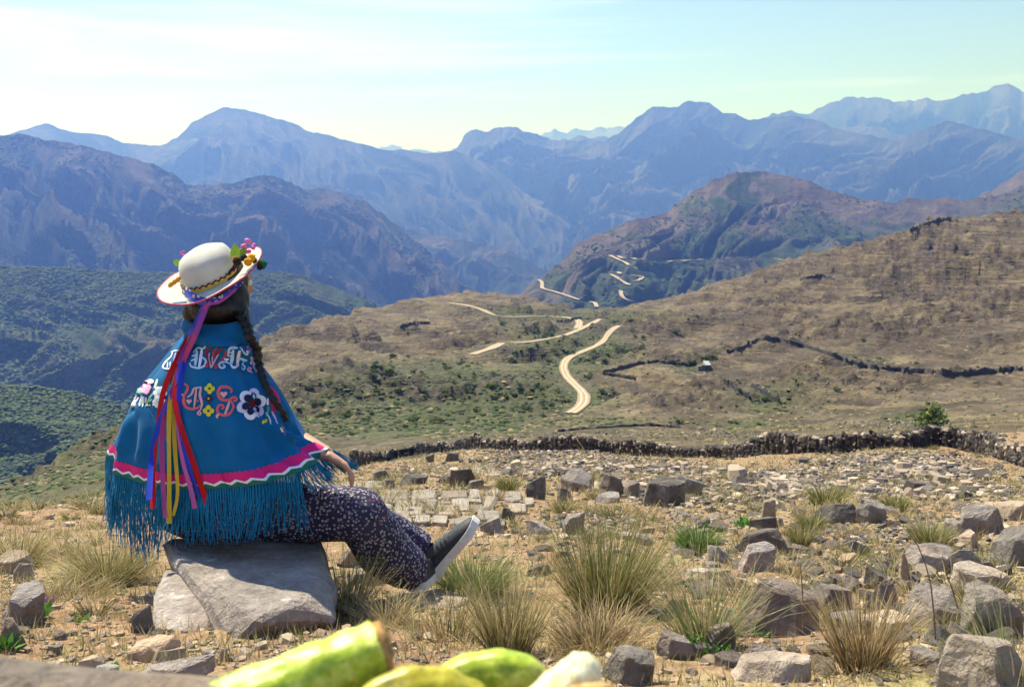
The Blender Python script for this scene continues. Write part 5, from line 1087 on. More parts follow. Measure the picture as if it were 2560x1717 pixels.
# poncho
rows = [(193,318,242,321,5,.080),(187,329,247,334,5,.098),(176,343,250,348,3,.115),(163,359,260,368,1,.135),(140,386,275,393,3,.155),(125,414,288,419,7,.172),(115,440,299,440,13,.182),(110,456,322,453,17,.188)]
RW = np.array(rows, float); kk = np.linspace(0, 1, len(rows)); NK, NA = 60, 180
CREASE = ((258,412,288,434,5,.010),(288,434,318,449,4,.010),(136,414,131,446,4,.011),(147,408,145,450,5,.007),(205,332,246,352,5,.010),(186,345,176,372,4,.007),(240,420,262,462,7,.006),(170,440,176,468,5,.006),(215,440,225,468,7,.005),(270,375,286,410,4,.007))
def ponc(k, th, off=0.):
    """point of the poncho at ring k (0 collar, 1 hem) and angle th (pi/2 faces the camera)"""
    lx, ly, rx, ry, dr, dp = (np.interp(k, kk, RW[:, i]) for i in range(6)); dc = 3.35; dp = dp*1.18
    X0 = (lx-512)/F*dc; X1 = (rx-512)/F*dc; Z0 = CZ-(ly-YH)/F*dc; Z1 = CZ-(ry-YH)/F*dc
    c, s = np.cos(th), np.sin(th); hx = (X1-X0)/2; cx = (X0+X1)/2
    # a slightly squared outline so that the back hangs flat
    pw = np.where(c < 0, 1.62, 2.1); q = (np.abs(c)**pw+np.abs(s)**pw)**(-1/pw); c2, s2 = c*q, s*q
    fold = 2.1*k**1.2*(.010*np.sin(th*5+1.2+k*1.5)+.007*np.sin(th*9+.4-k*2)+.004*np.sin(th*17+k*3))*np.clip(1.3-np.maximum(s, 0)*.9, .35, 1.3)
    fold = fold+.009*np.exp(-((th-2.35-.25*k)/.10)**2)*sm(.35, .8, k)-.010*np.exp(-((th-2.12-.25*k)/.12)**2)*sm(.35, .8, k)
    fold = fold+.012*np.exp(-((k-.17-.12*c)/.05)**2)*(s > -.2)-.010*np.exp(-((k-.27-.12*c)/.06)**2)
    fold = fold+.012*np.exp(-((th-.55-.9*(1-k))/.14)**2)*sm(.3, .6, k)
    qx = 512+F*(cx+hx*c2)/(dc-dp*s2*.8); qy = YH+F*(CZ-(Z0+(Z1-Z0)*(c2+1)/2-np.where(s > 0, dr*s2, 0)/F*dc))/(dc-dp*s2*.8)
    for (ax, ay, bx_, by_, wd, am) in CREASE:
        lx_, ly_ = bx_-ax, by_-ay; tq = np.clip(((qx-ax)*lx_+(qy-ay)*ly_)/(lx_*lx_+ly_*ly_), 0, 1); dd_ = ((qx-ax-lx_*tq)*ly_-(qy-ay-ly_*tq)*lx_)/math.hypot(lx_, ly_); de = np.hypot(qx-ax-lx_*tq, qy-ay-ly_*tq)
        fold = fold+np.where(s > -.1, 1.35*am*(np.exp(-(de/wd)**2)*1.0-.8*np.exp(-((de-wd*1.3)/wd)**2)*(dd_ > 0)), 0)
    x = cx+(hx+fold+off)*c2; y = dc-(dp+fold+off)*s2; z = Z0+(Z1-Z0)*(c2+1)/2-np.where(s > 0, dr*s2, -dr*.6*s2)/F*dc
    z = z+fold*.15
    yn = y-(x-cx)*.46; f_ = yn/y; x = x*f_; z = CZ+(z-CZ)*f_; y = yn      # turned: the left shoulder is farther from the camera
    return np.stack([x, y, z+0*x], -1)
kv = np.linspace(0, 1, NK); tv = np.linspace(0, 2*np.pi, NA, endpoint=False)
Km, Tm_ = np.meshgrid(kv, tv, indexing='ij'); PV = ponc(Km, Tm_).reshape(-1, 3)
i_ = np.arange(NK-1)[:, None]*NA; j_ = np.arange(NA)[None]; PF = np.stack([i_+j_, i_+(j_+1) % NA, i_+NA+(j_+1) % NA, i_+NA+j_], -1).reshape(-1, 4)
pm = mesh_np('poncho', PV, PF, True); PON = padd('poncho', pm, M_poncho)
md = PON.modifiers.new('thick', 'SOLIDIFY'); md.thickness = .004; md.offset = -1
cth = np.linspace(0, 2*np.pi, NA, endpoint=False); crow = []
for q_, (kq, of) in enumerate(((.02,-.004),(-.035,.004),(-.03,.016),(.03,.022),(.09,.020),(.14,.016),(.17,.012))):
    kw = np.full(NA, float(kq))+(.03*np.cos(cth-.9) if q_ > 2 else 0)*(q_/6); crow.append(ponc(np.clip(kw, 0, 1), cth, of)+np.array((0, 0, .0))-np.stack([cth*0, cth*0, np.where(kw < 0, kw, 0)*.35], -1))
CV = np.vstack(crow); ii_ = np.arange(6)[:, None]*NA; CF = np.stack([ii_+j_, ii_+(j_+1) % NA, ii_+NA+(j_+1) % NA, ii_+NA+j_], -1).reshape(-1, 4)
add('collar', mesh_np('collar', CV, CF, True), M_poncho, PON)
bvh = BVHTree.FromPolygons([tuple(v) for v in PV], [tuple(f) for f in PF]); CAMP = Vector((0, 0, CZ))
def on_cloth(px, py, off=.002):
    dr = (Wp(px, py, 1.)-CAMP).normalized(); h = bvh.ray_cast(CAMP, dr)
    if h[0] is None:
        h2 = bvh.find_nearest(Wp(px, py, 3.2)); return h2[0]+Vector((0, -off, 0)), False
    n = h[1] if h[1].y < 0 else -h[1]; return h[0]+n*off, True
# ribbons hanging down the back are added with the hat; embroidery first
def cmat(nm, c): return plain(nm, c, .75, .10, 300.)
EM = {}
def emb(c):
    k = tuple(round(x, 3) for x in c)
    if k not in EM: EM[k] = cmat('embroidery_thread', c)
    return EM[k]
def stitch(name, strokes=(), shapes=(), conv=None, parent=None):
    """embroidery: strokes (points, width, colour) and filled shapes (polygon, colour), raised on the cloth"""
    V, Fq, mi, mats = [], [], [], []; lay = [0]
    def mat_i(c):
        m = emb(c)
        if m not in mats: mats.append(m)
        return mats.index(m)
    for pts, w, c in strokes:
        P = np.array(pts, float); sg = np.r_[0, np.cumsum(np.hypot(*np.diff(P, axis=0).T))]; n = max(6, int(sg[-1]/14)); s = np.linspace(0, sg[-1], n)
        x = np.interp(s, sg, P[:, 0]); y = np.interp(s, sg, P[:, 1])
        for _ in range(3): x[1:-1] = (x[:-2]+2*x[1:-1]+x[2:])/4; y[1:-1] = (y[:-2]+2*y[1:-1]+y[2:])/4
        tx, ty = np.gradient(x), np.gradient(y); l = np.hypot(tx, ty)+1e-9; ww = w*1.25*(.45+.55*np.sin(np.linspace(.25, math.pi-.25, n))); o = len(V); lay[0] += 1
        off = .0022+.0002*(lay[0] % 6)
        for a in range(n):
            for sg_ in (-.5, 0, .5): V.append(on_cloth(*conv(x[a]-ty[a]/l[a]*ww[a]*sg_, y[a]+tx[a]/l[a]*ww[a]*sg_), off+(.0012 if sg_ == 0 else 0))[0])
        for a in range(n-1):
            for b in (0, 1): Fq.append((o+a*3+b, o+a*3+b+1, o+a*3+3+b+1, o+a*3+3+b)); mi.append(mat_i(c))
    for poly, c in shapes:
        o = len(V); cx = sum(p[0] for p in poly)/len(poly); cy = sum(p[1] for p in poly)/len(poly); lay[0] += 1; off = .0024+.0004*(lay[0] % 14)
        V.append(on_cloth(*conv(cx, cy), off+.0008)[0]); m = len(poly)
        for p in poly: V.append(on_cloth(*conv(p[0]*.5+cx*.5, p[1]*.5+cy*.5), off+.0005)[0])
        for p in poly: V.append(on_cloth(*conv(*p), off)[0])
        for k in range(m): 
            k2 = (k+1) % m; Fq.append((o, o+1+k, o+1+k2)); mi.append(mat_i(c)); Fq.append((o+1+k, o+1+m+k, o+1+m+k2, o+1+k2)); mi.append(mat_i(c))
    me = pymesh(name, V, Fq)
    for m in mats: me.materials.append(m)
    if len(me.polygons) == len(mi): me.polygons.foreach_set('material_index', mi)
    return add(name, me, None, PON)
cA = lambda X, Y: (152+X/18.27, 340+Y/18.27); cB = lambda X, Y: (120+X/24.5, 360+Y/24.5)
def disc(x, y, r, ry=None, n=12, a0=0., petal=None):
    ry = ry or r; out = []
    for k in range(n):
        t = a0+2*math.pi*k/n; q = 1+(petal[1]*math.cos(petal[0]*t) if petal else 0); out.append((x+r*q*math.cos(t), y+ry*q*math.sin(t)))
    return out
def heart(x, y, r): return [(x+r*.062*16*math.sin(t)**3, y-r*.062*(13*math.cos(t)-5*math.cos(2*t)-2*math.cos(3*t)-math.cos(4*t))) for t in np.linspace(0, 6.28, 16, endpoint=False)]
WB, PW, RD, DR, CO, PK, LI2 = (.42,.58,.78), (.72,.70,.80), (.48,.035,.05), (.22,.02,.035), (.62,.10,.12), (.66,.34,.38), (.50,.38,.66)
stitch('letter', [([(360,220),(420,190),(545,185),(520,260),(430,420),(330,520),(230,520),(200,480),(260,390),(360,300),(390,210)],26,PW),([(300,400),(290,500)],20,PW),([(350,390),(340,480)],18,PW),([(450,220),(400,400)],18,LI2)], conv=cA)
stitch('letter', [([(760,230),(850,125),(950,150),(995,95),(950,85)],26,WB),([(835,180),(800,460)],46,WB),([(925,160),(870,490)],44,PW),([(835,250),(740,300)],26,WB),([(830,330),(725,380)],26,WB),([(700,410),(720,480),(860,510),(965,470),(995,380),(935,310),(890,345),(915,390)],34,WB)], conv=cA)
stitch('letter', [([(1100,115),(1020,145),(995,225),(1030,340),(1085,505)],40,DR),([(1060,220),(1035,330),(1085,510),(1225,240)],26,PK),([(1110,290),(1110,440)],22,PK),([(1130,150),(1180,250),(1295,125)],36,DR),([(1200,130),(1120,230),(1160,320)],26,RD),([(1355,170),(1340,300),(1190,450)],34,RD)], [(disc(1015,465,32,38),RD),(disc(1185,490,26,42),RD)], cA)
stitch('letter', [([(1395,270),(1400,180),(1440,130),(1600,130),(1650,180)],36,WB),([(1485,170),(1440,455)],46,WB),([(1595,180),(1545,455)],56,PW),([(1480,200),(1400,215),(1380,270),(1430,285),(1455,245)],20,WB),([(1590,310),(1730,365)],42,WB),([(1640,180),(1735,265),(1755,190),(1720,200)],24,WB),([(1460,445),(1330,390),(1225,425),(1230,490),(1290,520),(1345,480),(1290,450)],32,WB),([(1430,450),(1490,515),(1580,450)],36,PW),([(1685,385),(1640,440),(1705,480),(1690,540),(1640,540),(1640,490)],22,WB)], [(heart(1365,350,48),PW)], cA)
stitch('letter', [([(1790,290),(1830,400),(1905,600)],34,LI2),([(1800,290),(1900,440),(2020,690)],44,PW),([(1835,590),(1750,560),(1750,510),(1795,500),(1810,550),(1770,560)],22,PK),([(1830,500),(1930,580)],20,LI2),([(1790,380),(1800,450)],18,PW)], conv=cA)
stitch('letter', [([(600,790),(670,830),(660,910),(600,1000),(585,1130),(640,1225),(740,1255),(840,1235),(895,1180)],42,CO),([(660,1040),(740,980),(770,880),(905,850)],30,PK),([(820,880),(780,1230)],32,PK),([(905,850),(880,1000),(925,1150),(900,1250)],38,PK),([(905,1250),(870,1290),(835,1330),(880,1365),(915,1325),(880,1300)],26,PK),([(545,985),(600,1005)],24,PK),([(555,1090),(600,1105)],28,CO),([(790,1120),(825,1075),(855,1125)],26,CO)], [(heart(700,1115,52),PK)], cA)
stitch('letter', [([(1440,960),(1460,900),(1390,850),(1270,845),(1212,930),(1240,1050),(1300,1085),(1420,1095),(1480,1035),(1550,1055),(1535,1110),(1490,1095)],44,CO),([(1450,1100),(1505,1200),(1430,1340),(1330,1370),(1235,1340),(1195,1260),(1230,1180),(1310,1175),(1325,1235),(1285,1245)],40,CO),([(1425,1110),(1380,1250),(1340,1350)],36,PK),([(1245,1345),(1190,1370),(1205,1420)],40,PK)], [(heart(1325,985,66),PK)], cA)
YL, DP = (.62,.56,.04), (.05,.02,.07)
def four(x, y, r, c, c2): return [(disc(x+math.cos(a)*r*.55, y+math.sin(a)*r*.55, r*.48), c) for a in (0, 1.57, 3.14, 4.71)]+[(disc(x, y, r*.24), c2)]
stitch('flower', (), four(1062,880,96,YL,(.10,.02,.01)), cA); stitch('flower', (), four(1045,1062,80,DP,YL), cA); stitch('flower', (), four(1042,1285,102,YL,(.10,.02,.01)), cA)
big = []
for k in range(6):
    a = -1.35+k*2*math.pi/6; big.append((disc(1820+math.cos(a)*165, 1165+math.sin(a)*185, 112, 112), PW if k % 2 else (.56,.52,.74)))
for k in range(6):
    a = -1.35+k*2*math.pi/6; big.append((disc(1820+math.cos(a)*125, 1165+math.sin(a)*140, 70, 70), (.008,.012,.05)))
for k in range(6):
    a = -1.35+k*2*math.pi/6; big.append((disc(1820+math.cos(a)*122, 1165+math.sin(a)*135, 44, 50), (.33,.52,.66)))
big.append((disc(1820,1155,70), (.16,.008,.012)))
stitch('flower', (), big, cA)
GN = (.09,.30,.16)
stitch('flower', [([(2110,1060),(2120,1180)],34,PW),([(2130,1200),(2120,1330)],36,GN),([(2090,1310),(2150,1430),(2170,1530)],26,(.55,.68,.66))], [([(2150,1130),(2190,1090),(2200,1160),(2250,1150),(2260,1220),(2310,1240),(2250,1310),(2190,1290)],(.30,.02,.09)),(disc(2020,1490,28),YL),(disc(2075,1480,28),YL)], cA)
stitch('leaf', [([(2190,1290),(2250,1420),(2290,1534)],26,LI2),([(2080,1400),(2100,1330)],22,GN)], conv=cA)
stitch('rosette', [([(2350,1600),(2400,1680)],30,PW),([(2420,1620),(2440,1730)],26,(.16,.10,.42))], [(disc(2385,1600,30,26),(.45,.2,.05))], cA)
stitch('rosette', (), [(disc(1742,140,24),(.75,.16,.17)),(disc(1768,195,20),(.75,.16,.17))], cA)
stitch('rose', [([(560,640),(640,560),(720,600),(690,700),(620,690),(630,630),(660,640)],34,(.70,.14,.42)),([(640,800),(760,720)],26,(.60,.06,.28)),([(660,840),(770,760)],20,(.60,.06,.28))], [(disc(640,660,140,165,14,petal=(5,.1)),(.66,.36,.55)),(disc(770,520,90,60),(.72,.62,.68))], cB)
stitch('flower', (), [(disc(1000+math.cos(a)*95,800+math.sin(a)*105,72),(.74,.74,.72)) for a in (0,1.05,2.1,3.14,4.2,5.2)]+[(disc(1000,800,60),(.35,.55,.62))], cB)
stitch('flower', (), [(disc(980+math.cos(a)*95,1010+math.sin(a)*95,66),(.74,.74,.72)) for a in (0,1.05,2.1,3.14,4.2,5.2)]+[(disc(985,1005,52),(.35,.55,.66))], cB)
stitch('leaf', [([(560,880),(520,1010),(480,1120)],56,(.70,.74,.66)),([(470,900),(400,1010),(370,1050)],40,(.62,.40,.62)),([(600,880),(580,1020),(560,1140)],40,(.55,.72,.62)),([(660,900),(640,1040)],40,(.66,.52,.66)),([(500,640),(430,760),(420,860)],36,(.25,.55,.42)),([(420,860),(340,1000),(260,1150)],36,(.62,.72,.70)),([(930,460),(890,600),(850,680)],50,(.66,.72,.6)),([(830,800),(740,920),(640,1130)],34,(.28,.58,.36)),([(800,940),(740,1010)],30,(.32,.62,.48))], [(disc(715,1095,28),(.62,.48,.06)),(disc(770,1095,28),(.62,.48,.06))], cB)
# woven border along the hem
def border():
    n = 1080; th = np.linspace(0, 2*np.pi, n, endpoint=False)
    # equal steps along the hem
    hp = ponc(np.full(4000, 1.), np.linspace(0, 2*np.pi, 4000)); sl = np.r_[0, np.cumsum(np.linalg.norm(np.diff(hp, axis=0), axis=1))]; tt = np.interp(np.linspace(0, sl[-1], n, endpoint=False), sl, np.linspace(0, 2*np.pi, 4000)); ph = np.arange(n)/n*38
    zig = np.abs((ph % 1)-.5)*2; scal = np.abs(np.sin(ph*3*np.pi))
    def strip(nm, k0, k1, off, c):
        V = np.vstack([ponc(k0, tt, off), ponc((k0+k1)/2, tt, off+.001), ponc(k1, tt, off)]); i = np.arange(n); Fq = np.vstack([np.stack([r*n+i, r*n+(i+1) % n, (r+1)*n+(i+1) % n, (r+1)*n+i], -1) for r in (0, 1)])
        return add(nm, mesh_np(nm, V, Fq, True), emb(c), PON)
    strip('border_band', .905-.012*scal, .952+.022*zig, .0035, (.62,.012,.17)); strip('border_zigzag', .946+.022*zig, .962+.022*zig, .0050, (.72,.72,.80)); strip('border_edge', .958+.022*zig, np.full(n, 1.004), .0040, (.015,.13,.075))
    return tt
tt_h = border()
def fringe():
    V, Fq = [], []; o = 0; rs = random.Random(3)
    for q in range(1150):
        th = tt_h[int(q/1150*1080) % 1080]; p = Vector(ponc(np.array(1.0), np.array(th))); s, c = math.sin(th), math.cos(th)
        if s < -.55 and -.8 < c < .7: continue
        px = p.x/p.y*F+512; L_ = .150+rs.uniform(-.035, .025)
        if px < 168: L_ += .070*max(0, min(1, (170-px)/25))*max(.2, min(1, (px-104)/28))+rs.uniform(-.02, .04)
        if px > 300: L_ *= .5
        out = Vector((c*.010, -abs(s)*.016 if s > 0 else .012, 0)); cl_ = math.sin((q//9)*12.9)*.016; sw = Vector((rs.gauss(0, .009)+cl_, rs.gauss(0, .008)-abs(cl_)*.3, 0))
        if px > 292: sw += Vector((.055*(px-292)/33, 0, -.02))
        pts = []
        for t in (0, .2, .4, .6, .8, 1.0):
            w = Vector((math.sin(t*9+q*2.7)*.0036*t, math.cos(t*8+q*1.3)*.0036, 0)); a = p+out*math.sin(min(t, .6)*2.2)+sw*t*t+w-Vector((0, 0, L_*t-(.03*t if px > 300 else 0)))
            pts.append(a)
        v, f = loft(pts, [.0014,.0016,.0015,.0015,.0014,.0008], 3, False, up=(0, 1, 0)); V += v; Fq += [tuple(i+o for i in x) for x in f]; o += len(v)
    return add('fringe', pymesh('fringe', V, Fq), M_fringe, PON)
fringe()
# a dark bag with yellow embroidery hanging at the back under the fringe
bg_ = padd('waist_bag', fused('waist_bag', [ball(Wp(186,510,3.29), (.085,.06,.035)), ball(Wp(166,505,3.28), (.05,.045,.05))], .008, 4), plain('dark_bag', (.02,.018,.02)))
for (a, b) in ((158,498),(163,506),(170,511),(178,512)): add('trim', pymesh('trim', *ball(Wp(a, b, ponc(np.array(1.), np.array(2.1))[1]+.01), (.017,.010,.008))), plain('yellow_trim', (.62,.42,.02)), bg_)
# hair and braid
hd = J['hd']
padd('hair', fused('hair', [ball(hd+Vector((-.012,-.016,.015)), (.105,.098,.108)), ball(Wp(214,308,3.30), (.090,.065,.054)), ball(Wp(218,318,3.31), (.062,.05,.035)), ball(Wp(192,312,3.30), (.032,.035,.035)), ball(Wp(236,300,3.33), (.045,.05,.07)), loft([Wp(236,298,3.32), Wp(242,315,3.30), Wp(247,326,3.28)], [.034,.026,.016], 10)], .006, 4), M_hair)
def braid():
    path = [Wp(*q) if q[1] < 345 else on_cloth(q[0], q[1], .016)[0] for q in ((240,313,3.27),(247,325,3.24),(250,337,3.205),(253,350,3.25),(256,364,3.235),(260,378,3.23),(266,391,3.24),(272,402,3.26),(279,413,3.29),(283,420,3.32))]
    P = np.array([tuple(p) for p in path]); sg = np.r_[0, np.cumsum(np.linalg.norm(np.diff(P, axis=0), axis=1))]; n = 110; s = np.linspace(0, sg[-1], n); Q = np.stack([np.interp(s, sg, P[:, i]) for i in range(3)], -1); parts = []
    for k in range(3):
        pts = []; rr = []
        for i in range(n):
            a = i/n*34+k*2.094; w = (.0115-.0055*i/n); pts.append(Vector(Q[i])+Vector((math.cos(a)*w, -abs(math.sin(a*.5))*.004, math.sin(a*2)*.003))); rr.append(.0088-.0045*i/n)
        parts.append(loft(pts, rr, 8))
    v, f = join(parts); padd('braid', pymesh('braid', v, f), M_hair)
    v, f = loft([Wp(272,385,3.24), Wp(277,394,3.24), Wp(282,404,3.24)], [(.004,.004),(.010,.008),(.004,.004)], 8); v = [x+Vector((0, -.02, 0)) for x in v]; padd('hair_tie', pymesh('hair_tie', v, f), emb((.55,.02,.16)))
braid()
# hat
HT = empty('hat', (0, 0, 0)); HT.parent = PE
hc = Wp(212.5, 277, 3.35); Rh = Euler((R(22), R(-18.5), 0)).to_matrix() ; HT.location = hc-PO; HT.rotation_euler = Rh.to_euler()
felt = fabric('white_felt', (.52,.49,.435), .95, sheen=.15, var=.13)
def lathe(prof, n=64, sx=1., sy=1., warp=None):
    V, Fq = [], []
    for r, z in prof:
        for k in range(n):
            a = 2*math.pi*k/n; v = Vector((math.cos(a)*r*sx, math.sin(a)*r*sy, z)); V.append(v+(warp(a, r, z) if warp else Vector()))
    for i in range(len(prof)-1):
        for k in range(n): Fq.append((i*n+k, i*n+(k+1) % n, (i+1)*n+(k+1) % n, (i+1)*n+k))
    return V, Fq
brw = lambda a, r, z: Vector((0, 0, max(0, r-.11)*.16*math.cos(2*a)+max(0, r-.15)*.25+max(0, r-.10)*.10*mnoise.noise(Vector((math.cos(a)*1.6, math.sin(a)*1.6, 3.)))))
crw = lambda a, r, z: Vector((math.cos(a), math.sin(a), .3))*(.0045*mnoise.noise(Vector((math.cos(a)*r*22, math.sin(a)*r*22, z*22)))-.006*math.exp(-((a-4.2)/.5)**2)*math.exp(-((z-.085)/.025)**2))*(1 if r > .01 else 0)
add('crown', pymesh('crown', *lathe([(.099,-.006),(.0985,.012),(.097,.034),(.094,.056),(.088,.074),(.077,.089),(.060,.099),(.040,.1045),(.02,.1065),(.0005,.107)], sx=1., sy=1.08, warp=crw)), felt, HT)
add('brim', pymesh('brim', *lathe([(.090,-.004),(.10,-.001),(.115,.001),(.14,.001),(.165,.002),(.180,.004),(.181,.001),(.165,-.003),(.13,-.004),(.090,-.006)], sx=1., sy=1.04, warp=brw)), felt, HT)
add('brim_trim', pymesh('brim_trim', *lathe([(.1795,.0050),(.1820,.0048),(.1832,.0025),(.1820,-.0008),(.1795,-.0012)], sx=1., sy=1.04, warp=brw)), emb((.48,.06,.11)), HT)
add('hat_band', pymesh('hat_band', *lathe([(.1012,.006),(.1035,.009),(.1035,.016),(.1005,.018)], sx=1., sy=1.08)), emb((.55,.36,.05)), HT)
zz_v = []; zz_f = []
for k in range(240):
    a = 2*math.pi*k/240; z = .019+.0035*(1 if (k % 8) < 4 else -1)*(1-abs((k % 4)-1.5)/3)
    for dz in (-.003, .003): zz_v.append(Vector((math.cos(a)*.1035, math.sin(a)*.1035*1.08, z+dz)))
zz_f = [(2*k, 2*((k+1) % 240), 2*((k+1) % 240)+1, 2*k+1) for k in range(240)]
add('zigzag_braid', pymesh('zigzag_braid', zz_v, zz_f), emb((.10,.012,.015)), HT)
Hinv = Rh.inverted()
def hl(px, py, d): return Hinv @ (Wp(px, py, d)-hc)
def hat_leaf(px, py, d, l, w, ang, c):
    V = [Vector((0, 0, 0))]; pts = []
    for t in (0, .25, .5, .75, 1.): 
        ww = w*math.sin(math.pi*min(.98, t*.9+.06)); pts.append((t*l, ww))
    V = []; ca, sa = math.cos(ang), math.sin(ang)
    for x, y in pts:
        for s in (-1, 0, 1): V.append(hl(px, py, d)+Hinv @ Vector((ca*x-sa*s*y, -.006*abs(s)+.012*x/l, sa*x+ca*s*y)))
    Fq = [(i*3+k, i*3+k+1, i*3+k+4, i*3+k+3) for i in range(4) for k in (0, 1)]
    add('leaf', pymesh('leaf', V, Fq), plain('lime_leaf', c, .5), HT)
hat_leaf(236,262,3.27,.062,.017,1.65,(.36,.52,.03)); hat_leaf(240,262,3.29,.055,.013,1.35,(.25,.42,.03)); hat_leaf(181,265,3.33,.032,.011,2.6,(.42,.58,.06)); hat_leaf(239,262,3.30,.045,.014,2.0,(.30,.48,.05))
def bloom(px, py, d, r, n, c, seed):
    rs = random.Random(seed)
    for k in range(n):
        q = Vector((rs.gauss(0, 1), rs.gauss(0, .7), rs.gauss(0, 1))).normalized()*r*rs.uniform(.55, 1.)
        add('petal', pymesh('petal', *ball(hl(px, py, d)+Hinv @ q, (r*.36, r*.30, r*.22), Euler((rs.uniform(0, 3), rs.uniform(0, 3), 0)).to_matrix(), 8, 6)), plain('pink_petal', c, .5), HT)
bloom(247.5, 246.5, 3.31, .026, 15, (.72,.16,.42), 2); bloom(184, 253, 3.37, .012, 5, (.72,.10,.32), 5); 
def pom(px, py, d, r, c):
    v, f = ball((0, 0, 0), r, None, 14, 10); rs = random.Random(int(px))
    v = [hl(px, py, d)+x*(1+rs.uniform(-.12, .14)) for x in v]; add('pompom', pymesh('pompom', v, f), plain('pompom_wool', c, .95, .3, 200.), HT)
for q in ((237,261,3.22,.014,(.030,.015,.012)),(235.5,258.5,3.225,.009,(.5,.16,.01)),(248,261.5,3.25,.0135,(.68,.30,.01)),(251.5,257.5,3.27,.0135,(.68,.33,.01)),(244,257.5,3.28,.012,(.02,.02,.025)),(254,260,3.29,.010,(.02,.02,.02)),(262,264,3.30,.0155,(.012,.10,.03)),(260,266.5,3.28,.010,(.02,.015,.012))): pom(*q)
for (a, b) in ((171,284),(174.5,281.5),(178,279)): add('ornament', pymesh('ornament', *ball(hl(a, b, 3.24), (.013,.010,.008), Euler((0, -.6, 0)).to_matrix(), 10, 8)), plain('amber_ornament', (.62,.26,.01), .3), HT)
# strap round the back of the head, knot and ribbons
def strip(name, pts, w, c, parent, tw=None, two=None, nrm=Vector((0, -1, 0))):
    P = np.array([tuple(p) for p in pts]); sg = np.r_[0, np.cumsum(np.linalg.norm(np.diff(P, axis=0), axis=1))]; n = 40; s = np.linspace(0, sg[-1], n); Q = np.stack([np.interp(s, sg, P[:, i]) for i in range(3)], -1)
    for _ in range(5): Q[1:-1] = (Q[:-2]+2*Q[1:-1]+Q[2:])/4
    T = np.gradient(Q, axis=0); V = []
    for i in range(n):
        t = Vector(T[i]).normalized(); a = nrm.cross(t).normalized(); ang = tw(i/(n-1)) if tw else 0
        a = a*math.cos(ang)+nrm*math.sin(ang)
        for k in (-.5, 0, .5): V.append(Vector(Q[i])+a*w*k-PO+(-nrm*.0012 if k == 0 else Vector()))
    Fq = [(i*3+k, i*3+k+1, i*3+k+4, i*3+k+3) for i in range(n-1) for k in (0, 1)]
    o = add(name, pymesh(name, V, Fq), c, parent); return o
RB = empty('hat_ribbons', (0, 0, 0)); RB.parent = PE
def strap_mat():
    t = NT('flowered_strap'); v = t.n('ShaderNodeTexVoronoi', {'Vector': t.obj(), 'Scale': 55., 'Randomness': .4}); d = v.outputs['Distance']
    return t.done(t.mix(t.math('MULTIPLY', t.rng(d, .42, .36), t.rng(d, .12, .18)), (.035,.05,.32), (.62,.48,.33)), .8)
strip('strap', [Wp(*q) for q in ((185,288,3.245),(191,294,3.205),(200,299,3.185),(209,301,3.18),(220,299,3.18),(230,293,3.195),(237,286,3.22),(242,279,3.25))], .018, strap_mat(), RB)
strip('strap', [Wp(*q) for q in ((186,292,3.22),(192,299,3.19),(200,303,3.175),(208,304,3.17))], .011, emb((.06,.075,.42)), RB); strip('strap', [Wp(*q) for q in ((208,304,3.17),(219,302,3.17),(228,296,3.18),(236,288,3.21))], .009, emb((.34,.05,.22)), RB)
BL, RE, MG, YE, PU = (.030,.060,.52), (.50,.012,.018), (.42,.06,.24), (.55,.37,.03), (.24,.05,.30)
rib_pal = {}
def rib(c):
    if c not in rib_pal: rib_pal[c] = fabric('satin_ribbon', c, .5, sheen=.0, var=.08)
    return rib_pal[c]
def hang(pts, c, w=.0175, lay=1, tw=0.):
    P = []; 
    for (a, b) in pts:
        q, ok = on_cloth(a, b, .007+.003*lay); 
        if not ok or b < 335: q = Wp(a, b, 3.165-.002*lay if b < 335 else 3.15-.004*lay)
        if b > 470: q = Wp(a, b, ponc(np.array(1.), np.array(1.75))[1]-.035-.004*lay)
        P.append(q)
    strip('ribbon', P, w, rib(c), RB, lambda t: .45*math.sin(t*6+lay*1.7)*min(1, t*3))
hang([(207,305),(196,333),(188,356),(184,366),(180,385),(172,400),(167,412),(165,431),(165,466),(165,517)], MG, .017, 1)
hang([(205,305),(194,328),(188,341),(184,357),(184,374),(177,390),(170,405),(163,424),(156,454),(149,499)], BL, .018, 3)
hang([(206,306),(192,338),(182,354),(171,378),(165,395),(162,419),(158,460),(153,508)], RE, .018, 2)
hang([(206,305),(197,330),(189,352),(184,366)], PU, .020, 4)
hang([(203,308),(190,345),(181,368),(177,385),(173,402),(172,431),(171,466),(169,523)], YE, .017, 2)
hang([(203,308),(190,350),(181,375),(176,395),(176,420),(177,460),(178,486),(178,500),(173,515)], YE, .013, 1)
hang([(205,306),(193,340),(184,372),(178,395),(181,425),(185,460),(190,484),(194,503),(195,508)], (.46,.10,.34), .016, 2)
hang([(205,306),(192,345),(184,375),(180,400),(184,437),(191,466),(199,497)], BL, .015, 1)
hang([(205,307),(190,345),(182,372),(178,399),(184,423),(197,460),(210,512)], RE, .017, 4)
strip('ribbon', [Wp(*q) for q in ((211,302,3.165),(206,306,3.155),(203,312,3.16))], .013, rib(MG), RB)
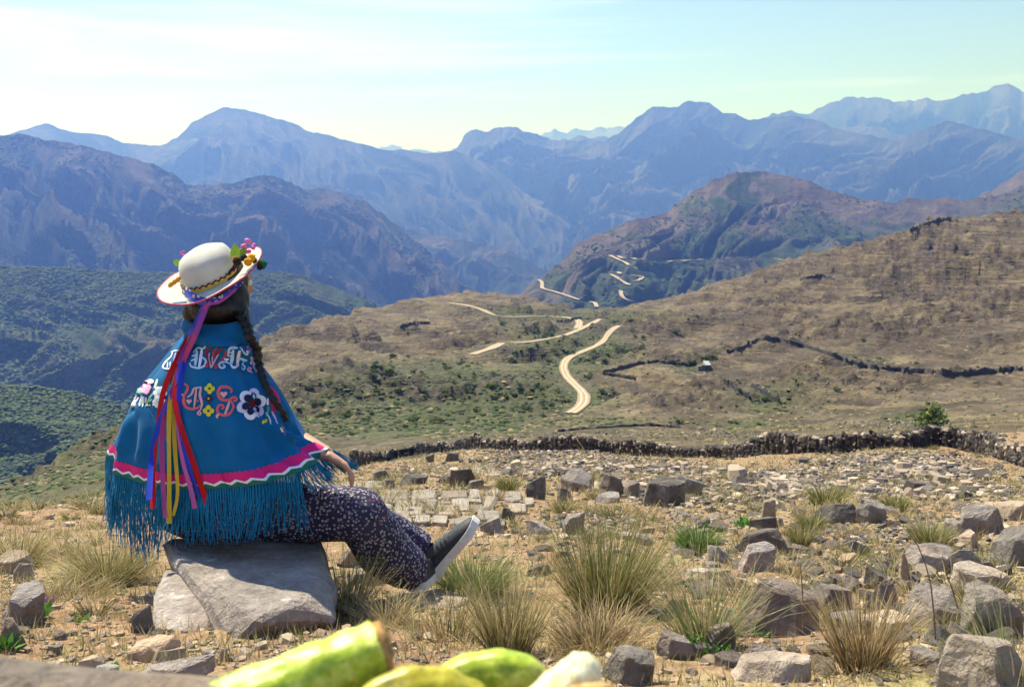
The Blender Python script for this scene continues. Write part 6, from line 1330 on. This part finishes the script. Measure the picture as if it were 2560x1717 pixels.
# ------------------------------------------------------------------ cut green stalks lying on the ledge in front of the camera
def veg_mat(nm, a, b, c, spot, s=1.):
    t = NT(nm); p = t.obj(); n = t.noise(p, 26.*s, 5, .6); m = t.noise(p, 120.*s, 4, .6); l = t.noise(t.mapv(p, (1, 1, 1)), 9.*s, 3)
    col = t.ramp(t.math('ADD', t.math('MULTIPLY', n, .6), t.math('MULTIPLY', m, .4)), (.38, a), (.5, b), (.60, c))
    col = t.mix(t.rng(l, .58, .72, 0, .7), col, spot)
    col = t.mix(t.rng(t.noise(p, 210.*s, 3, .7), .62, .68, 0, .75), col, spot)
    col = t.mix(t.rng(t.vor(p, 95.*s), .06, .16, .6, 0), col, tuple(x*.45 for x in spot))
    return t.done(col, .42, t.bump(m, .3, .003), .5, **{'Subsurface Weight': .12, 'Subsurface Radius': (.01, .012, .004), 'Subsurface Scale': .6})
M_v1 = veg_mat('lime_stalk_skin', (.13,.22,.010), (.38,.48,.025), (.64,.68,.15), (.30,.25,.03)); M_v2 = veg_mat('olive_leaf_skin', (.18,.15,.004), (.38,.32,.010), (.50,.45,.04), (.20,.10,.01)); M_v3 = veg_mat('cream_pith', (.55,.50,.16), (.68,.64,.34), (.74,.71,.5), (.52,.26,.07))
M_cut = plain('brown_cut_end', (.36,.20,.07), .8, .4, 120.)
def stalk_thing(name, label, cat, pts, rad, mat, cut=None, n=24, jit=.10, seed=1):
    P = [Wp(*q) for q in pts]; e = empty(name, P[0], label=label, cat=cat); m = 36; tq = np.linspace(0, len(P)-1, m); A = np.array([tuple(q) for q in P])
    Pi = [Vector([np.interp(t, range(len(P)), A[:, i]) for i in range(3)]) for t in tq]; Ri = list(np.interp(tq, range(len(P)), rad))
    for _ in range(8): Pi[1:-1] = [(Pi[i-1]+Pi[i]*2+Pi[i+1])/4 for i in range(1, m-1)]
    V, Fq = loft(Pi, Ri, 36); rs = random.Random(seed)
    for i in range(m):
        for k in range(36): V[i*36+k] = Pi[i]+(V[i*36+k]-Pi[i])*(1+.035*math.sin(k/36*6.283*5+seed+i*.05)+.02*math.sin(k/36*6.283*11+i*.3)+.03*math.sin(i*.9+seed))
    V = [v+Vector((mnoise.noise(v*70+Vector((seed,0,0))), mnoise.noise(v*70+Vector((0,seed,0))), mnoise.noise(v*70)))*rad[0 if not hasattr(rad[0],'__len__') else 0]*jit if not hasattr(rad[0],'__len__') else v for v in V]
    o = add('skin', pymesh('skin', V, [tuple(dict.fromkeys(f)) for f in Fq]), mat, e); o.location = -P[0]
    if cut:
        i, r = cut; t = (P[i]-P[i-1 if i else 1]).normalized(); v, f = loft([P[i]-t*.001, P[i]+t*.004, P[i]+t*.007], [r, r*.96, r*.5], n); rs2 = random.Random(9)
        v = [x+t*rs2.uniform(-.002, .003) for x in v]; c = add('cut_end', pymesh('cut_end', v, [tuple(dict.fromkeys(q)) for q in f]), M_cut, e); c.location = -P[0]
    return e
stalk_thing('green_stalk', 'thick lime green stalk with a cut end, blurred close to the camera', 'stalk', [(150,748,.60),(205,718,.61),(262,694,.62),(318,672,.63),(358,656,.64),(377,649,.645)], [.0175,.0185,.0182,.0178,.0180,.0175], M_v1, (5, .0172), seed=2)
stalk_thing('green_pod', 'green pod with brown veins lying behind the yellow leaf', 'pod', [(428,688,.66),(443,678,.665),(470,672,.67),(500,670,.67),(525,673,.67),(543,684,.67),(550,698,.67)], [.003,.009,.013,.0145,.013,.009,.004], M_v1, None, seed=5)
stalk_thing('yellow_leaf', 'folded yellow olive leaf in the blurred foreground', 'leaf', [(340,716,.58),(372,699,.585),(405,690,.59),(440,690,.595),(470,700,.60),(500,716,.60)], [.004,.010,.0145,.014,.012,.006], M_v2, None, seed=7)
stalk_thing('cream_stem', 'cream coloured peeled stem with an orange brown tip in the blurred foreground', 'stem', [(500,730,.60),(530,712,.61),(555,695,.62),(575,678,.63),(588,666,.635),(594,660,.635)], [.010,.0125,.0135,.0135,.0120,.0065], M_v3, None, seed=8)
stalk_thing('brown_peel', 'ragged orange brown peel beside the cream stem', 'peel', [(560,708,.60),(580,700,.605),(600,692,.61),(612,688,.615)], [.008,.009,.007,.003], veg_mat('orange_peel', (.34,.15,.03), (.50,.27,.06), (.56,.40,.16), (.3,.12,.02)), None, seed=4)
# things alike and described alike are told apart by their order across the picture
byl = {}
for o in C.objects:
    if o.parent is None and o.get('group') and o.get('label'): byl.setdefault(o['label'], []).append(o)
ORD = 'first second third fourth fifth sixth seventh eighth ninth tenth eleventh twelfth thirteenth fourteenth fifteenth sixteenth seventeenth eighteenth nineteenth twentieth'.split()
for lab, l in byl.items():
    if 1 < len(l) <= 20:
        l.sort(key=lambda o: o.location.x/o.location.y)
        for k, o in enumerate(l): o['label'] = ' '.join(lab.split()[:12]).rstrip(',')+', '+('leftmost' if k == 0 else 'rightmost' if k == len(l)-1 else ORD[k]+' from left')
print('script seconds', time.time()-T0)
